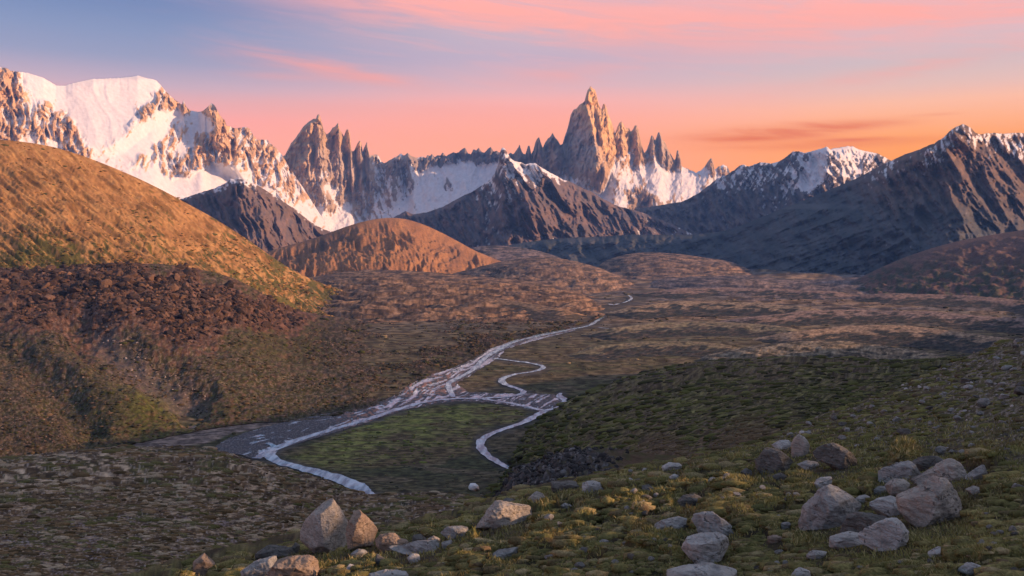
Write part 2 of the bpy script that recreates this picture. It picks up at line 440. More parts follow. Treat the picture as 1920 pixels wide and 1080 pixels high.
def cr_rock(px, py, seed):
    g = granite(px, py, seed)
    lit_rock = rock_cols(C(.74, .45, .19), C(.44, .26, .12), C(.80, .50, .22), 8, 30)(px, py, seed + 2)
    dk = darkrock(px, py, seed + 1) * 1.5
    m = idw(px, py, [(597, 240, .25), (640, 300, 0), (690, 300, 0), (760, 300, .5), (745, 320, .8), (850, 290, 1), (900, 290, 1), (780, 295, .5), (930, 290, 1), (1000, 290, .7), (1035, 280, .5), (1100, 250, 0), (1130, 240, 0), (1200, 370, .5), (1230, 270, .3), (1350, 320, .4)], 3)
    lit_mask = idw(px, py, [(575, 255, .9), (590, 240, .7), (570, 280, .7), (600, 300, .25), (655, 260, .8), (640, 300, .15), (690, 300, .15), (760, 300, .2), (850, 290, 0), (1080, 260, 0), (1108, 180, 1), (1130, 240, 1), (1148, 280, 1), (1100, 280, 0), (1170, 260, .8), (1197, 270, .8), (1235, 280, .3), (1334, 310, .7), (1020, 300, .5)], 3)
    return mix(mix(g, lit_rock, lit_mask), dk, m)  # sunlit gold and shaded grey faces are painted into the rock colour
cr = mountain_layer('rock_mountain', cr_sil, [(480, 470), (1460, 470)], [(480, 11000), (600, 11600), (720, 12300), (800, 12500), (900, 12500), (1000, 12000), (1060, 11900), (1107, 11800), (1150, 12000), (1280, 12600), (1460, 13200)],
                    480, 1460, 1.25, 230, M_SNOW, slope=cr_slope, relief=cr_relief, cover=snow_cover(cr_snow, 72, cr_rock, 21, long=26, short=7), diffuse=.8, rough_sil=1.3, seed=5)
tag(cr, 'jagged range of granite spires with one great sunlit tower above snowfields', 'mountain', 'structure')

# --- snow streaked ridge to the right
rs_sil = [(1120, 425), (1175, 396), (1230, 386), (1280, 378), (1310, 362), (1330, 347), (1345, 335), (1357, 330), (1366, 326), (1378, 318), (1386, 311), (1395, 309), (1404, 312), (1415, 308), (1426, 304), (1436, 305), (1446, 307), (1458, 304), (1468, 298), (1478, 291), (1487, 284), (1498, 284), (1510, 287),
          (1520, 284), (1530, 281), (1540, 279), (1550, 275), (1556, 280), (1566, 278), (1578, 276), (1590, 274), (1600, 275), (1610, 280), (1622, 283), (1634, 285), (1646, 288), (1658, 294), (1668, 300), (1690, 315), (1740, 350), (1800, 400)]
rs_snow = [(1335, 362, .1), (1380, 322, .3), (1400, 325, .3), (1440, 320, .35), (1400, 345, .28), (1350, 370, .1), (1430, 345, .3), (1460, 320, .3), (1480, 300, .15), (1490, 325, .45), (1480, 347, .4), (1510, 300, .4), (1530, 310, .85), (1520, 330, .85), (1508, 345, .75), (1545, 288, .75), (1560, 297, .4),
           (1580, 285, .75), (1600, 295, .5), (1560, 320, .5), (1590, 315, .5), (1620, 300, .45), (1640, 310, .3), (1560, 345, .35), (1450, 357, .1), (1400, 372, 0), (1500, 372, .0), (1540, 368, .05), (1300, 392, 0), (1400, 400, 0), (1350, 345, .35), (1200, 410, 0), (1600, 380, 0)]
rs_snow = [(a, b, min(1, c * 1.4)) for a, b, c in rs_snow]
def rs_relief(px, py, D, dep):
    w = sstep(0, 8, dep)
    a = ridged((px * .5 + py * .87) / 60., (-px * .87 + py * .5) / 22., 5, 71)
    r = -230 * (a - .5) * w - 60 * fbm(px / 14., py / 18., 4, 72) * w
    r -= 300 * tent(px, py, [(1552, 275), (1556, 300), (1545, 350)], 30, 50, 30)
    return r
rs = mountain_layer('mountain', rs_sil, [(1100, 490), (1800, 480)], [(1120, 9300), (1366, 9300), (1480, 9000), (1550, 8700), (1620, 9100), (1800, 9700)], 1120, 1800, 1.5, 160, M_SNOW, slope=1.1, relief=rs_relief,
                    cover=snow_cover(rs_snow, 122, darkrock, 31, long=44, short=7), rough_sil=.9, seed=7)
tag(rs, 'dark craggy ridge streaked with snow gullies beside the orange cloud', 'mountain', 'structure')

# --- dark peak in the middle
cd_sil = [(700, 440), (730, 412), (760, 396), (775, 402), (800, 398), (830, 388), (850, 377), (870, 366), (885, 360), (897, 352), (910, 343), (920, 336), (928, 325), (934, 303), (938, 284), (942, 276), (947, 279), (952, 288), (958, 297), (966, 303), (975, 304), (985, 308), (994, 306), (1003, 306), (1012, 312),
          (1022, 318), (1034, 325), (1046, 331), (1056, 337), (1066, 339), (1080, 346), (1095, 354), (1108, 359), (1122, 368), (1140, 378), (1160, 387), (1187, 393), (1215, 402), (1260, 420), (1300, 440)]
cd_snow = [(942, 285, .35), (950, 298, .5), (930, 312, .3), (960, 308, .6), (985, 316, .6), (1000, 325, .5), (1030, 332, .5), (1050, 340, .35), (970, 330, .4), (940, 330, .3), (920, 347, .28), (930, 367, .2), (960, 352, .28), (980, 352, .1), (1000, 347, .2), (1020, 352, .15), (900, 356, .2), (880, 366, .05),
           (1000, 385, 0), (950, 400, 0), (1100, 372, 0), (1060, 352, .0), (850, 392, 0), (800, 412, 0), (1040, 350, .1)]
cd_snow = [(a, b, min(1, c * 1.4)) for a, b, c in cd_snow]
def cd_relief(px, py, D, dep):
    w = sstep(0, 8, dep)
    a = ridged((px * .45 + py * .89) / 75. + .25 * perlin(px / 40., py / 40., 80), (px * .89 - py * .45) / 26., 5, 81)
    r = -280 * (a - .5) * w - 60 * fbm(px / 16., py / 22., 4, 82) * w
    r -= 420 * tent(px, py, [(942, 276), (962, 320), (985, 370), (1010, 430)], 60, 90, 40)
    r -= 260 * tent(px, py, [(1003, 306), (1040, 350), (1085, 400)], 26, 40, 20)
    return r
cd = mountain_layer('mountain', cd_sil, [(700, 500), (1300, 500)], [(700, 8600), (850, 8500), (942, 8000), (1000, 8100), (1100, 8300), (1300, 8800)], 700, 1300, 1.5, 170, M_SNOW, slope=1.25, relief=cd_relief,
                    cover=snow_cover(cd_snow, lambda px: np.where(px < 965, 118., 48.), brownrock, 41, long=26, short=6), rough_sil=.7, seed=9)
tag(cd, 'dark brown peak with thin snow ribs in front of the great tower', 'mountain', 'structure')

# --- dark brown peak under the massif
ld_sil = [(250, 420), (300, 395), (330, 376), (350, 370), (370, 363), (385, 358), (400, 354), (415, 347), (425, 342), (432, 335), (440, 337), (448, 333), (458, 337), (468, 342), (480, 346), (495, 355), (510, 364), (525, 373), (540, 384), (552, 391), (565, 402), (580, 414), (595, 424), (612, 432), (650, 438), (690, 440), (720, 460)]
def ld_relief(px, py, D, dep):
    w = sstep(0, 8, dep)
    a = ridged((px * .4 + py * .9) / 80., (px * .9 - py * .4) / 22. + .3 * perlin(px / 30., py / 30., 90), 5, 91)
    return -200 * (a - .5) * w - 330 * tent(px, py, [(452, 334), (480, 380), (520, 450), (540, 490)], 80, 60, 20) - 40 * fbm(px / 13., py / 20., 4, 92) * w
def ld_cover(px, py, D, X, Z, dep):
    r = brownrock(px, py, 51) * 1.15
    g = uni(fbm(px / 26., py / 40., 4, 52), .28)
    r = mix(r, C(.13, .085, .055), g * .7)
    m = sstep(.1, .0, dep / 60. + .35 * fbm(px / 6., py / 5., 3, 53) + np.where(np.abs(px - 440) < 40, -.05, .12))
    return mix(r, SNOW, m)
ld = mountain_layer('mountain', ld_sil, [(250, 520), (720, 520)], [(250, 6900), (450, 6800), (560, 7400), (720, 8000)], 250, 720, 1.5, 150, M_ROCK, slope=1.35, relief=ld_relief, cover=ld_cover, rough_sil=.8, seed=12)
tag(ld, 'bare dark brown peak under the snow massif', 'mountain', 'structure')

# --- great dark mountain on the right
rd_sil = [(820, 500), (880, 478), (940, 462), (1000, 452), (1060, 446), (1120, 444), (1180, 440), (1240, 440), (1300, 440), (1360, 433), (1400, 419), (1430, 406), (1460, 394), (1500, 379), (1550, 358), (1600, 337), (1630, 322), (1655, 308), (1668, 303), (1680, 297), (1697, 289), (1710, 285), (1725, 280), (1742, 272), (1752, 269), (1760, 263), (1768, 259),
          (1776, 251), (1784, 243), (1792, 238), (1800, 235), (1806, 233), (1814, 236), (1822, 241), (1828, 248), (1836, 252), (1850, 250), (1866, 249), (1880, 251), (1900, 249), (1925, 250), (1960, 262), (2000, 258), (2060, 290), (2140, 300), (2250, 350), (2400, 380)]
rd_snow = [(1806, 246, .1), (1820, 246, .3), (1790, 262, .12), (1773, 270, .45), (1782, 262, .5), (1740, 278, .3), (1755, 275, .25), (1830, 256, .45), (1880, 262, .5), (1910, 280, .5), (1860, 262, .45), (1880, 290, .2), (1800, 290, .0), (1700, 305, .0), (1850, 340, 0), (1600, 400, 0), (1915, 320, .2), (1670, 306, .2), (1840, 280, .05), (1960, 290, .4), (1900, 340, 0), (1500, 440, 0), (1720, 290, .1)]
def rd_relief(px, py, D, dep):
    w = sstep(0, 14, dep)
    a = ridged((px * .55 + py * .84) / 120. + .2 * perlin(px / 60., py / 60., 100), (px * .84 - py * .55) / 38., 6, 101)
    b = ridged((px * .8 - py * .3) / 150., (px * .35 + py * .94) / 34., 5, 103)
    up = sstep(1590, 1690, px) * (1 - sstep(380, 470, py))
    r = -(210 * up + 50) * (a - .5) * w
    r -= (1 - up) * 90 * (b - .5) * w
    r -= (60 * fbm(px / 22., py / 22., 5, 104) + 45 * (ridged(px / 26. - py / 60., py / 34., 5, 105) - .5)) * w
    r -= 350 * tent(px, py, [(1500, 385), (1490, 440), (1470, 540)], 130, 150, 30)
    r -= 420 * tent(px, py, [(1806, 236), (1720, 300), (1650, 345), (1640, 480)], 120, 90, 40) * .5
    return r
def rd_cover(px, py, D, X, Z, dep):
    r = brownrock(px, py, 61)
    g = uni(fbm((px + py * .7) / 60., (py - px * .2) / 22., 5, 62), .26)
    low = sstep(300, 470, py + 60 * fbm(px / 90., py / 90., 3, 63))
    veg = mix(np.broadcast_to(C(.088, .092, .094), px.shape + (3,)), C(.055, .064, .068), g)
    tan = mix(np.broadcast_to(C(.19, .125, .09), px.shape + (3,)), C(.10, .075, .062), uni(fbm(px / 9., py / 12., 4, 65), .3))
    r = mix(mix(r, tan, sstep(1560, 1680, px)), veg, np.clip(low + (1 - sstep(1560, 1700, px)) * .6, 0, 1))
    p = idw(px, py, rd_snow, 3); u = uni(streak(px, py, 75, 18, 6, 64), .3)
    return mix(r, SNOW, sstep(-.05, .08, p * 1.1 * sstep(62, 20, dep) - u) * sstep(1600, 1660, px))
rd = mountain_layer('mountain', rd_sil, [(820, 560), (2400, 560)], [(820, 6900), (1000, 6900), (1360, 6500), (1600, 6000), (1800, 5600), (1850, 5900), (2100, 6600), (2400, 7200)], 820, 2400, 1.75, 210, M_ROCK, slope=1.5, relief=rd_relief,
                    cover=rd_cover, rough_sil=.8, seed=14, back=(2500., .75))
tag(rd, 'huge dark slate blue mountain with a pointed snow dusted top', 'mountain', 'structure')
# ------------------------------------------------------------------ valley floor, river, hills
def vdepth(py): return CH * F / (np.asarray(py, float) - HY)
RIVER = [(470, 858), (560, 822), (690, 780), (790, 735), (850, 705), (905, 672), (950, 645), (1000, 630), (1060, 620), (1110, 605), (1130, 592), (1150, 576), (1190, 562), (1215, 550)]

def ground_h(X, Y, px, py):
    """swells of the valley floor: flat by the river, rolling beyond it"""
    near = segdist(px, py, RIVER, 2.2)
    far = sstep(1250, 2300, Y)
    side = sstep(-20, 260, px - np.interp(py, [540, 600, 650, 700, 760, 900], [1180, 1120, 960, 900, 1050, 1100]))
    m = far * (.15 + .85 * side) * sstep(6, 60, near)
    w = ridged(X / 1100. + .4 * perlin(X / 800., Y / 800., 3), Y / 300., 3, 111, .45)
    w2 = fbm(X / 380., Y / 100., 4, 113)
    w3 = ridged(X / 420. + Y / 500., Y / 85., 4, 114)
    far2 = sstep(2500, 7000, Y)
    return m * ((w - .45) * (8 + 70 * far2) + 3 * w2 + 5 * (w3 - .5) + 4 * (ridged(X / 120., Y / 42., 4, 116) - .5)) + .8 * fbm(X / 18., Y / 14., 4, 115) * sstep(3, 30, near) - 1.0 * sstep(14, 4, near)

HEATH = C(.125, .105, .08); RUST = C(.18, .12, .075); GREEN = C(.062, .072, .022); DKGRN = C(.035, .042, .018)
STRAW = C(.25, .165, .085); GREY = C(.17, .145, .13); PEAT = C(.05, .036, .027); PURPLE = C(.115, .098, .098)

def patches(X, Y, sx, sy, seed, sd=.27): return uni(fbm(X / sx + .2 * perlin(X / sx / .4, Y / sy / .4, seed + 1), Y / sy, 5, seed), sd)

MEADOW = [(540, 858), (620, 815), (700, 788), (780, 765), (900, 756), (990, 768), (985, 790), (900, 800), (880, 850), (820, 868), (700, 880), (610, 878)]
GRAVEL = [(180, 838), (260, 815), (380, 795), (480, 780), (545, 778), (520, 795), (430, 815), (385, 832), (300, 842), (200, 846)]
def ground_alb(X, Y, Z, px, py, S):
    a = patches(X, Y, 260, 120, 121); b = patches(X, Y, 50, 26, 122); c = patches(X, Y, 700, 300, 123)
    far = sstep(1400, 2600, Y)
    near = mix(np.broadcast_to(C(.085, .07, .04), X.shape + (3,)), C(.05, .055, .026), a)
    near = mix(near, C(.13, .1, .065), sstep(.62, .9, b) * .6)
    fr = mix(np.broadcast_to(HEATH, X.shape + (3,)), PURPLE, a)
    fr = mix(fr, RUST * 1.1, sstep(.5, .85, c) * .8)
    fr = mix(fr, C(.055, .05, .038), sstep(.55, .8, b) * .75)
    fr = mix(fr, STRAW * .8, sstep(.72, .9, patches(X, Y, 240, 60, 124)) * .6)
    r = mix(near, fr, far)
    md = sstep(-8, 10, polydist(px, py, MEADOW, 1.6) + 8 * fbm(X / 40., Y / 40., 3, 125))
    g = idw(px, py, [(780, 790, 1), (700, 815, 1), (860, 775, 1), (600, 850, .7), (640, 835, .8), (950, 770, .5), (760, 840, .25), (840, 830, .2), (700, 865, .25), (850, 860, .1), (900, 790, .6)], 3)
    grass = mix(np.broadcast_to(C(.10, .078, .04), X.shape + (3,)), C(.16, .175, .045), np.clip(g * 1.1 - .7 * b + .1, 0, 1))
    grass = mix(grass, C(.09, .065, .035), sstep(.55, .85, patches(X, Y, 60, 20, 130)) * .6)
    r = mix(r, grass, md)
    gv = sstep(-3, 4, polydist(px, py, GRAVEL, 2.0) + 3 * fbm(X / 22., Y / 22., 3, 126))
    r = mix(r, mix(np.broadcast_to(C(.22, .17, .14), X.shape + (3,)), C(.13, .105, .095), b), gv)
    d = uni(fbm(px / 22. + .3 * perlin(px / 20., py / 5., 128), py / 2.4, 4, 129), .28)
    r = r * (.38 + 1.25 * d ** 1.3)[..., None]
    bank = sstep(30, 8, segdist(px, py, RIVER, 2.2) + 8 * fbm(X / 30., Y / 30., 3, 127)) 
    r = mix(r, C(.05, .05, .042), bank * .7)
    for ch in CHANNELS:
        w_ = sstep(1., .3, segdist(px, py, [(q[0], q[1]) for q in ch], 2.0) / (np.mean([q[2] for q in ch]) * .95 + 3) + .45 * fbm(X / 16., Y / 16., 3, 134))
        r = mix(r, mix(np.broadcast_to(C(.03, .032, .032), X.shape + (3,)), C(.09, .085, .08), b), w_ * .85)
    return r

CHANNELS = [[(704, 929, 2), (694, 926, 16), (672, 915, 46), (640, 900, 40), (600, 888, 34), (555, 876, 30), (515, 865, 26), (503, 852, 26), (525, 836, 24), (575, 818, 22), (640, 801, 20), (700, 784, 20), (745, 768, 18), (800, 753, 16), (850, 748, 14), (900, 748, 14)],
  [(962, 884, 13), (940, 872, 16), (912, 855, 20), (898, 836, 21), (905, 822, 18), (935, 808, 16), (975, 796, 16), (1000, 784, 24), (1020, 772, 22)],
  [(925, 672, 10), (960, 677, 11), (1000, 682, 12), (1024, 689, 12), (1005, 697, 12), (960, 703, 13), (938, 712, 16), (945, 722, 15), (975, 730, 13), (985, 737, 13), (960, 745, 15), (900, 748, 14)],
  [(900, 748, 14), (950, 755, 14), (1000, 766, 13), (1022, 772, 14), (1050, 764, 12), (1062, 752, 16), (1046, 742, 14), (1052, 738, 6)],
  [(850, 745, 10), (838, 722, 14), (850, 712, 14), (870, 705, 12), (893, 690, 13), (905, 673, 14), (925, 660, 13), (950, 646, 12), (985, 634, 9), (1040, 624, 9), (1075, 616, 9), (1105, 611, 8), (1118, 602, 10), (1130, 594, 7)],
  [(1122, 614, 5), (1145, 618, 7), (1165, 620, 5)],
  [(1142, 572, 7), (1150, 574, 9), (1160, 571, 6)],
  [(1168, 570, 5), (1180, 566, 7), (1186, 561, 6), (1178, 556, 4)],
  [(480, 860, 20), (500, 850, 24), (520, 838, 18), (500, 832, 10)]]
M_GROUND = terrain_mat('heath_ground', .2, bump=.4, bdist=1.0, var=.4)
M_HEATH = terrain_mat('heath_slope', .3, bump=.4, bdist=1.2, var=.4)
M_FAR = terrain_mat('far_heath', .1, bump=.4, bdist=3, var=.4)

gpy = np.concatenate([np.linspace(1030, 640, 330), np.linspace(639, 478, 300), [476, 474, 470, 466, 462, 458, 455, 453]])
gpx = np.arange(-420, 2341, 3.0)
PXg, PYg = np.meshgrid(gpx, gpy)
Dg = vdepth(PYg); Xg = U(PXg) * Dg; Zg = ground_h(Xg, Dg, PXg, PYg)
gr = new_mesh('ground', np.stack([Xg, Dg, Zg], -1).reshape(-1, 3), grid_faces(*Xg.shape), M_GROUND, attrs={'albedo': ground_alb(Xg, Dg, Zg, PXg, PYg, None).reshape(-1, 3)})
tag(gr, 'brown and green valley floor around the braided river', 'valley floor', 'structure')

# --- river: clean channels as ribbons of milky water, the braided reach with gravel bars
mw, nt, b = nodes('glacial_water'); L = nt.links.new
b.inputs['Base Color'].default_value = (.20, .29, .37, 1); b.inputs['Roughness'].default_value = .25; b.inputs['Specular IOR Level'].default_value = .15
geo = N(nt, 'ShaderNodeNewGeometry'); tx = N(nt, 'ShaderNodeTexNoise', Scale=.25, Detail=3.0)
mpw = N(nt, 'ShaderNodeMapping'); mpw.inputs['Scale'].default_value = (.16, .035, .1); L(geo.outputs['Position'], mpw.inputs['Vector'])
txw = N(nt, 'ShaderNodeTexNoise', Scale=1.0, Detail=4.0); L(mpw.outputs[0], txw.inputs['Vector'])
rw = N(nt, 'ShaderNodeValToRGB'); ew = rw.color_ramp.elements; ew[0].position = .38; ew[0].color = (.09, .18, .26, 1); ew[1].position = .62; ew[1].color = (.36, .52, .62, 1)
L(txw.outputs['Fac'], rw.inputs['Fac']); L(rw.outputs['Color'], b.inputs['Base Color'])
L(geo.outputs['Position'], tx.inputs['Vector']); bp = N(nt, 'ShaderNodeBump'); bp.inputs['Strength'].default_value = .12; bp.inputs['Distance'].default_value = .5
L(tx.outputs['Fac'], bp.inputs['Height']); L(bp.outputs[0], b.inputs['Normal'])
M_WATER = mw

def chaikin(P, n=3):
    P = np.array(P, float)
    for _ in range(n):
        a = P[:-1] * .75 + P[1:] * .25; c = P[:-1] * .25 + P[1:] * .75
        q = np.empty((2 * len(a), P.shape[1])); q[0::2] = a; q[1::2] = c
        P = np.vstack([P[:1], q, P[-1:]])
    return P

def ribbon(name, pts, label, lift=.75, mat=M_WATER):
    """pts: (px, py, width in px across the picture); draped over the valley floor"""
    P = chaikin(pts, 3)
    D = vdepth(P[:, 1]); X = U(P[:, 0]) * D
    T = np.gradient(np.stack([X, D], 1), axis=0); T /= np.linalg.norm(T, axis=1)[:, None] + 1e-9
    Nn = np.stack([-T[:, 1], T[:, 0]], 1)
    w = P[:, 2] / F * D * .5
    w = w * .84 * (1 + .35 * perlin(np.arange(len(w)) * .35, X * .01, 131))
    ks = np.linspace(-1, 1, 5)
    VX = X[:, None] + Nn[:, :1] * w[:, None] * ks; VY = D[:, None] + Nn[:, 1:] * w[:, None] * ks
    px = 960 + VX / VY * F; py = HY + CH * F / VY
    VZ = np.broadcast_to((ground_h(X, D, P[:, 0], P[:, 1]) + lift)[:, None], VX.shape)
    o = new_mesh(name, np.stack([VX, VY, VZ], -1).reshape(-1, 3), grid_faces(*VX.shape), mat)
    tag(o, label, 'river', 'structure'); return o

ribbon('river', [(704, 929, 2), (694, 926, 16), (672, 915, 46), (640, 900, 40), (600, 888, 34), (555, 876, 30), (515, 865, 26), (503, 852, 26), (525, 836, 24), (575, 818, 22), (640, 801, 20), (700, 784, 20), (745, 768, 18), (800, 753, 16), (850, 748, 14), (900, 748, 14)], 'smooth pale channel curling round the green meadow')
ribbon('river', [(962, 884, 13), (940, 872, 16), (912, 855, 20), (898, 836, 21), (905, 822, 18), (935, 808, 16), (975, 796, 16), (1000, 784, 24), (1020, 772, 22)], 'smooth pale channel bending below the dark green slope')
ribbon('river', [(925, 672, 10), (960, 677, 11), (1000, 682, 12), (1024, 689, 12), (1005, 697, 12), (960, 703, 13), (938, 712, 16), (945, 722, 15), (975, 730, 13), (985, 737, 13), (960, 745, 15), (900, 748, 14)], 'hairpin meander beside the braided reach')
ribbon('river', [(900, 748, 14), (950, 755, 14), (1000, 766, 13), (1022, 772, 14), (1050, 764, 12), (1062, 752, 16), (1046, 742, 14), (1052, 738, 6)], 'narrow channel under the foot of the dark green slope')
ribbon('river', [(850, 745, 10), (838, 722, 14), (850, 712, 14), (870, 705, 12), (893, 690, 13), (905, 673, 14), (925, 660, 13), (950, 646, 12), (985, 634, 9), (1040, 624, 9), (1075, 616, 9), (1105, 611, 8), (1118, 602, 10), (1130, 594, 7)], 'main channel winding away up the valley')
ribbon('river', [(1122, 614, 5), (1145, 618, 7), (1165, 620, 5)], 'short far glint of water beside the main channel')
ribbon('river', [(1142, 572, 7), (1150, 574, 9), (1160, 571, 6)], 'far glint of water in the brown moor', lift=4)
ribbon('river', [(1168, 570, 5), (1180, 566, 7), (1186, 561, 6), (1178, 556, 4)], 'farthest glint of water in the brown moor', lift=5)
ribbon('river', [(480, 860, 20), (500, 850, 24), (520, 838, 18), (500, 832, 10)], 'still blue backwater by the stony flat')

# braided reach: wet dark stones and riffles of pale water, one sheet with real bars standing above it
BRAID = [(398, 842), (425, 824), (500, 800), (600, 778), (690, 765), (740, 742), (790, 708), (850, 690), (890, 672), (915, 656), (950, 640), (1000, 626), (1060, 614), (1105, 600), (1132, 590), (1130, 600), (1108, 615), (1060, 625), (1000, 640), (950, 655), (935, 672), (905, 690),
         (880, 706), (856, 720), (880, 736), (940, 738), (990, 738), (1040, 740), (1062, 752), (1020, 772), (985, 766), (930, 757), (870, 752), (815, 757), (750, 772), (690, 792), (610, 818), (540, 838), (505, 852), (470, 858), (430, 852)]
bx = np.arange(380, 1080, 1.25); by = np.linspace(868, 586, 380)
BX, BY = np.meshgrid(bx, by); BD = vdepth(BY); BXw = U(BX) * BD
sd = polydist(BX, BY, BRAID, 1.8) + 3 * fbm(BX / 12., BY / 5., 3, 141)
inside = sd > 0
AX = np.array([(430, 846), (520, 822), (620, 795), (700, 775), (760, 752), (800, 728), (850, 705), (895, 682), (930, 655), (1000, 632), (1060, 619), (1130, 595)], float)
def along(px, py):
    best = np.full(px.shape, 1e9); T_ = np.zeros(px.shape); N_ = np.zeros(px.shape); L0 = 0
    for i in range(len(AX) - 1):
        d = (AX[i + 1] - AX[i]) * np.array([1, 1.8]); ln = np.hypot(*d); d = d / ln
        qx = px - AX[i, 0]; qy = (py - AX[i, 1]) * 1.8
        tt = np.clip(qx * d[0] + qy * d[1], 0, ln); ex = qx - tt * d[0]; ey = qy - tt * d[1]; e = np.hypot(ex, ey)
        m = e < best; best = np.where(m, e, best); T_ = np.where(m, L0 + tt, T_); N_ = np.where(m, qx * d[1] - qy * d[0], N_); L0 += ln
    return T_, N_
AT, AN = along(BX, BY)
bar = .75 * fbm(AT / 46., AN / 7. + 1.2 * perlin(AT / 50., AN / 30., 140), 4, 142) + .3 * fbm(BX / 14., BY / 3.2, 4, 143)
wet = idw(BX, BY, [(450, 835, .0), (520, 815, .05), (600, 795, .05), (650, 780, .15), (700, 772, .55), (740, 760, .6), (780, 735, .65), (800, 718, .6), (840, 700, .75), (880, 690, .8), (850, 740, .3), (900, 742, .3), (950, 740, .4), (1000, 750, .5), (1040, 755, .3), (930, 660, .8), (1000, 632, .6), (500, 845, .3), (900, 700, .5)], 3)
wat = sstep(-.05, .06, wet * .62 - uni(bar, .2))
stone = mix(np.broadcast_to(C(.022, .026, .038), BX.shape + (3,)), C(.12, .115, .12), sstep(.55, .9, uni(fbm(BX / 3.2, BY / 2.2, 3, 144), .3)) * .8)
rust = idw(BX, BY, [(690, 775, .8), (790, 730, .75), (830, 722, .5), (520, 820, 0), (900, 690, 0), (950, 745, .2), (740, 752, .3), (600, 800, 0)], 3)
stone = mix(stone, C(.30, .14, .09), rust * sstep(.45, .8, uni(fbm(BX / 9., BY / 4., 3, 145), .3)))
walb = np.broadcast_to(C(.20, .29, .38), BX.shape + (3,)) * 1.0
foam = sstep(.62, .85, uni(fbm(BX / 7., BY / 2.5, 3, 146), .3))
walb = mix(walb, C(.50, .60, .68), foam * .8)
chd = np.min([segdist(BX, BY, [(q[0], q[1]) for q in ch], 2.0) / (np.mean([q[2] for q in ch]) * .5 + 1) for ch in CHANNELS], 0)
BZ = ground_h(BXw, BD, BX, BY) + .3 + (1 - wat) * sstep(.8, 1.8, chd) * (.5 + .7 * np.abs(fbm(BXw / 3., BD / 5., 3, 147))) 
fc = grid_faces(*BX.shape); keep = inside.ravel()[fc].all(1); fc = fc[keep]
used = np.unique(fc); rem = np.full(BX.size, -1); rem[used] = np.arange(len(used))
mb, nt, b = nodes('braided_river_bed'); L = nt.links.new
at = N(nt, 'ShaderNodeAttribute', attribute_name='albedo'); L(at.outputs['Color'], b.inputs['Base Color'])
aw = N(nt, 'ShaderNodeAttribute', attribute_name='water')
mr = N(nt, 'ShaderNodeMapRange'); mr.inputs['To Min'].default_value = .7; mr.inputs['To Max'].default_value = .18; L(aw.outputs['Fac'], mr.inputs['Value']); L(mr.outputs[0], b.inputs['Roughness'])
o = new_mesh('river', np.stack([BXw, BD, BZ], -1).reshape(-1, 3)[used], rem[fc], mb,
             attrs={'albedo': mix(stone, walb, wat).reshape(-1, 3)[used], 'water': wat.ravel()[used]})
tag(o, 'braided reach of riffles between dark wet gravel bars', 'river', 'structure')

# --- golden hill
def L_dz(X, Y, px, py, s):
    al = (px * .80 + py * .60); ac = (-px * .60 + py * .80)
    g = ridged(al / 170. + .25 * perlin(px / 60., py / 60., 150), ac / 17., 4, 151)
    g2 = ridged(al / 60. + .3 * perlin(px / 25., py / 25., 152), ac / 8.5, 4, 153)
    f = sstep(1.0, .9, s)
    low = sstep(380, 520, py + .12 * px * 0)
    return f * (-20 * (1 - g) - (2.5 + 3.5 * low) * (1 - g2)) + 9 * fbm(X / 130., Y / 130., 4, 154) * sstep(1.0, .85, s) + 2.5 * fbm(px / 5., py / 4., 3, 155) * sstep(1, .93, s)
def L_alb(X, Y, Z, px, py, S):
    a = patches(px, py, 60, 26, 156); b = patches(px * .8 + py * .6, -px * .6 + py * .8, 30, 7, 157)
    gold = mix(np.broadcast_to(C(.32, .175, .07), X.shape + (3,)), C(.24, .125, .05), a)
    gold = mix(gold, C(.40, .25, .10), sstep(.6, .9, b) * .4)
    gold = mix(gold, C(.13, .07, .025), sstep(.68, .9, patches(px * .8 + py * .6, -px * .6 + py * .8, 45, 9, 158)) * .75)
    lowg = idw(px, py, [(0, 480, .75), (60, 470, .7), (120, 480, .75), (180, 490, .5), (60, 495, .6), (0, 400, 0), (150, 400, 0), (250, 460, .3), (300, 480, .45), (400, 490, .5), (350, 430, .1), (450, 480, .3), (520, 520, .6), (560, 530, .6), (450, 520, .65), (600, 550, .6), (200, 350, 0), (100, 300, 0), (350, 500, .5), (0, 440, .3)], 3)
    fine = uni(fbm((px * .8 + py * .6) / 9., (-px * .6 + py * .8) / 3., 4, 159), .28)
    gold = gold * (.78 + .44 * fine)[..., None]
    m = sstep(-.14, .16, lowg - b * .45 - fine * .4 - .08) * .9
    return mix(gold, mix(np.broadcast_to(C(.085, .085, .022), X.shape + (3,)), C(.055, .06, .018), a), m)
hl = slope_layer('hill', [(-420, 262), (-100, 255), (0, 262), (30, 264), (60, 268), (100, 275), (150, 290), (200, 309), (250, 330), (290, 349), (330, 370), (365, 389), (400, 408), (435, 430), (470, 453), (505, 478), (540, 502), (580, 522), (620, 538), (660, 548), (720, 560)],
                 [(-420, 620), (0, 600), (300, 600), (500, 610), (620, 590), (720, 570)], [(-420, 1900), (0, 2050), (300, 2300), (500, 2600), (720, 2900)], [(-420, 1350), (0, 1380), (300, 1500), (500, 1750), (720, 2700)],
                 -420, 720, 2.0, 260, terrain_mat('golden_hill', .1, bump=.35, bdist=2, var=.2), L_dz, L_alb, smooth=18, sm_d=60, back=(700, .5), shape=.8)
tag(hl, 'smooth golden orange hillside lit by the low sun', 'hill', 'structure')

